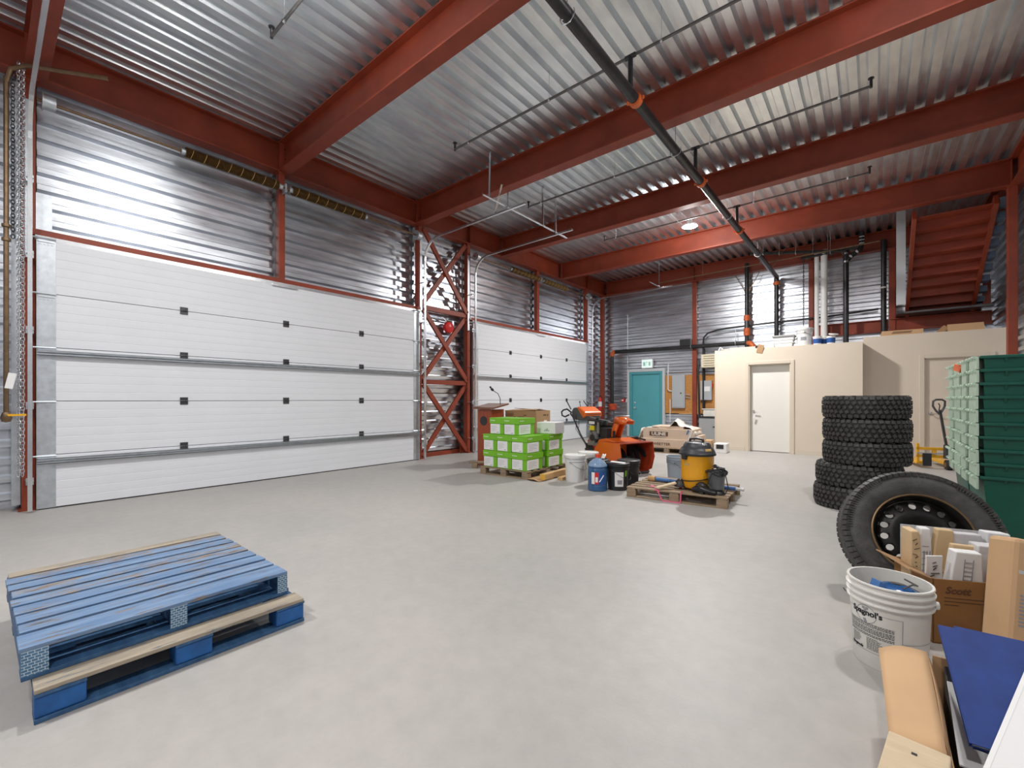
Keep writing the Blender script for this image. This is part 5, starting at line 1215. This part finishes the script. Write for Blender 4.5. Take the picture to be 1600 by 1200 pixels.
def scrawl(rot_v=True, m='ink', n=6, cy=.65, size=.03):
    def f_(t, w_, d_, H):
        mb = MB(); random.seed(n)
        for k in range(n):
            z = H*cy + (k - n/2) * size * .55; 
            a = (random.uniform(-.35, .0)*w_, -d_/2 - .002, z); b_ = (random.uniform(0, .35)*w_, -d_/2 - .002, z + random.uniform(-.01, .02))
            mb.bar(a, b_, .002, .004, (0, 1, 0))
        mb.build('handwriting', m, t)
    return f_
def boxes_print(t, w_, d_, H):
    mb = MB()
    for x in (-.15, .12): mb.b2((w_*x - .0015, -d_/2 - .003, H*.2), (w_*x + .0015, -d_/2, H*.92))
    for k in range(7): mb.b2((-w_*.15, -d_/2 - .003, H*(.55 + .055*k)), (w_*.12, -d_/2, H*(.55 + .055*k) + .002))
    mb.build('form_lines', 'ink_grey', t)
def drawn_lines(t, w_, d_, H):
    mb = MB()
    for k in range(6): mb.b2((-w_*.35, -d_/2 - .003, H*(.45 + .07*k)), (w_*(.1 + .05*(k % 3)), -d_/2, H*(.45 + .07*k) + .002))
    for x in (-.2, .05, .3): mb.b2((w_*x, -d_/2 - .003, H*.5), (w_*x + .002, -d_/2, H*.75))
    mb.build('drawing_lines', 'ink_grey', t)
packet('envelope', 'tan envelope with black handwriting at the left of the open carton', .035, .24, .05, .10, .05, .54, 'manila', (R(4), R(-3)), print_=scrawl(n=9, cy=.72, size=.045))
packet('paper_roll', 'folded white drawing sheets beside the handwritten tan envelope', .085, .255, .055, .06, .05, .545, 'paper', (R(3), 0), 'paper', drawn_lines)
packet('paper_note', 'white sheet with black handwriting low in the front left of the carton', .068, .13, .085, .012, .05, .445, 'paper', (R(10), R(-4)), 'paper', scrawl(n=6, cy=.8, size=.035))
packet('envelope', 'upright manila envelope behind the white packet', .15, .25, .09, .05, .05, .545, 'manila', (R(3), R(3)), print_=scrawl(m='ink_brown', n=3, cy=.5))
packet('paper_packet', 'thick white paper packet with printed form lines at the carton front', .155, .085, .135, .07, .05, .475, 'paper', (R(3), R(3)), 'paper', boxes_print)
packet('envelope', 'manila folder edge just behind the white packet', .185, .15, .15, .03, .05, .49, 'manila', (R(3), R(4)))
packet('paper_packet', 'grey crumpled paper bundle in the middle of the carton', .275, .14, .11, .09, .05, .50, 'paper_grey', (R(2), R(3)), 'paper')
packet('paper_packet', 'large grey wrapped packet at the right of the carton', .375, .13, .13, .10, .05, .515, 'paper_grey', (R(2), R(5)), 'paper', scrawl(m='ink_grey', n=2, cy=.55, size=.02))
packet('paper_sheets', 'crumpled white drawings lying behind the packets', .26, .24, .16, .06, .05, .525, 'paper_grey', (0, R(2)), 'paper')
packet('paper_sheets', 'printed white sheets at the right rear of the carton', .40, .25, .12, .08, .05, .535, 'paper', (R(-2), R(4)), 'paper', drawn_lines)
t = tag(MB().b2((-.25, -.003, 0), (.26, .003, .47)).build('paper_board', 'paper_grey', None, loc=in_box(.27, .315, .05), rot=(R(-4), R(2), YAW)), 'large pale sheet of board standing at the back of the carton', 'board')
t = thing('cardboard_tube', 'tan cardboard tube sticking up behind the papers at the right', 'tube', (.79, 3.72, 0), rot=(R(6), R(-8), 0)); MB().lathe([(.026, 0), (.026, .56), (.022, .56), (.022, 0.01)], 20).build('tube', 'card_light', t); MB().lathe([(.0, .555), (.022, .556)], 20).build('end_cap', 'card_light', t)

# ------------------------------------------------------------------ foreground: tan shipping carton leaning at the right edge
tcx = thing('shipping_carton', 'tan shipping carton with printed blocks leaning at the right edge', 'box', (.545, 2.98, .185), rot=(R(-12), R(10), R(20)))
MB().b2((-.13, -.07, -.045), (.32, .10, .44)).build('body', 'card_light', tcx, bev=.02)
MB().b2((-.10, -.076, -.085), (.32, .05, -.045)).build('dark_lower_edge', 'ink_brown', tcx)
mb = MB()
for j in range(4):
    for k in range(9): mb.b2((-.075 + j*.062 - .022, -.0722, .06 + k*.016), (-.075 + j*.062 + .022, -.07, .068 + k*.016))
mb.build('text_blocks', 'ink_grey', tcx); MB().b2((-.105, -.0722, .285), (-.07, -.07, .30)).build('grey_mark', 'tape', tcx)
rg = MB()
for k in range(20):
    a0, a1 = 2*pi*k/20, 2*pi*(k + 1)/20; rg.add([(.0 + rr*cos(a), -.0715, .40 + rr*.7*sin(a)) for rr, a in ((.028, a0), (.032, a0), (.032, a1), (.028, a1))], [(0, 1, 2, 3)])
rg.build('round_mark', 'ink_brown', tcx, solid=.001); lettering('RR', .026, 'ink_brown', tcx, (.0, -.0715, .40), name='mark_letters')
t = thing('support_carton', 'plain brown carton hidden under the leaning tan carton', 'box', (.62, 2.98, 0), R(16)); MB().b2((-.13, -.12, 0), (.30, .14, .11)).build('body', 'card_dark', t, bev=.004); MB().b2((-.13, -.015, .11), (.30, .015, .113)).build('tape', 'tape', t)
t = thing('clear_bag', 'crumpled clear bag between the brown carton and the tan carton', 'plastic', (.46, 3.10, .12), R(20)); mb = MB()
mb.sheet([[(.03*i - .07, -.06 + .025*sin(i*1.9 + j*2.3), .03*j) for i in range(7)] for j in range(6)]); mb.build('film', 'clear_grey', t, solid=.002)

# ------------------------------------------------------------------ foreground: open carton with blue binders
oc = thing('binder_carton', 'open kraft carton with a spread flap under the blue binders', 'box', (0, 0, 0))
MB().b2((.176, 1.62, 0), (.182, 2.30, .185)).build('left_panel', 'card_light', oc); MB().b2((.17, 2.294, 0), (.72, 2.30, .30)).build('back_panel', 'card', oc); MB().b2((.714, 1.62, 0), (.72, 2.30, .26)).build('right_panel', 'card', oc); MB().b2((.17, 1.62, 0), (.72, 1.626, .12)).build('front_panel', 'card', oc); MB().b2((.17, 1.62, 0), (.72, 2.30, .006)).build('bottom_panel', 'card', oc)
g = []
for j in range(9):
    v = j / 8; y = 1.70 + .56 * v
    row = []
    for i in range(7):
        u = i / 6; x = (.035 - .022*v) + (.155 - (.035 - .022*v)) * u
        row.append((x, y + .045*sin(pi*u*.6)*v**3 + .01*sin(5*u)*v, .262 + .022*sin(pi*.5*u) + .022*v + .012*sin(pi*v)*(1 - u)))
    g.append(row)
MB().sheet(g).build('spread_flap', 'card_light', oc, solid=.005)
g = []
for j in range(7):
    v = j / 6; g.append([(.152 + .022*u + .006*sin(3*v), 1.76 + .5*v, .284 + .022*v - .10*u*u) for u in [i/4 for i in range(5)]])
MB().sheet(g).build('torn_edge', 'card', oc, solid=.004)
lc = thing('contents_carton', 'dark packed contents inside the kraft carton under the binders', 'box', (0, 0, .006)); MB().prism([(1.66, 0), (2.28, 0), (2.28, .275), (1.66, .055)], .20, .70, 'x').build('packed_block', 'black', lc, bev=.004); MB().prism([(1.9, .146), (2.2, .252), (2.2, .257), (1.9, .151)], .2, .5, 'x').build('loose_sheet', 'paper', lc)
def binder(label, loc, rot, w_=.30, h_=.46, m='blue_folder'):
    t = thing('binder', label, 'binder', loc, rot=rot, group='blue binders on the kraft carton')
    MB().b2((0, -.007, 0), (w_, -.004, h_)).build('front_cover', m, t, bev=.001); MB().b2((.004, -.004, .004), (w_ - .006, .004, h_ - .006)).build('pages', 'paper', t); MB().b2((0, .004, 0), (w_, .007, h_)).build('back_cover', m, t, bev=.001); MB().b2((-.003, -.007, 0), (.0, .007, h_)).build('spine', m, t)
    return t
TL = -69.8
for k, (dx, dy, rz, l) in enumerate(((.028, .035, -5, 'lowest blue binder of the pile, its corner poking out at the back'), (.012, .022, -1.5, 'second lowest blue binder of the pile'), (.035, .03, 2.5, 'third blue binder of the pile, its corner above the top one'), (.0, .0, 4, 'topmost blue binder of the pile with its cover in full view'))):
    off = .016 * k
    binder(l, (.222 + dx, 1.90 + dy - .34*off, .192 + .37*dy + .94*off), (R(TL), 0, R(rz)), .36, .48)
pz = lambda y: .192 + (y - 1.90) * .367 + .068
p0 = Vector((.300, 1.975, 0)); dv = Vector((.122, .329, 0)).normalized(); wv = Vector((dv.y, -dv.x, 0))
q = [p0 - dv*.30, p0 + dv*.40, p0 + dv*.40 + wv*.38, p0 - dv*.30 + wv*.38]
t = thing('white_board', 'white sheet of board lying on the blue binders at the bottom right corner', 'board', tuple(p0)); MB().add([(v.x - p0.x, v.y - p0.y, pz(v.y)) for v in q], [(0, 1, 2, 3)]).build('sheet', 'paper', t, solid=.003); MB().add([(q[0].x - p0.x + a*(q[1].x - q[0].x) + b*.012, q[0].y - p0.y + a*(q[1].y - q[0].y), pz(q[0].y + a*(q[1].y - q[0].y)) + .002) for a, b in ((0, 0), (1, 0), (1, 1), (0, 1))], [(0, 1, 2, 3)]).build('edge', 'white', t, solid=.001)
t = thing('cardboard_flap', 'pale cardboard box corner at the bottom edge beside the kraft carton', 'box', (.075, 1.60, 0), R(-8)); MB().b2((-.055, -.12, .0), (.075, .09, .30)).build('body', 'wood_pale', t, bev=.004); MB().b2((.0, .02, .3), (.012, .03, .301)).build('mark', 'ink', t)
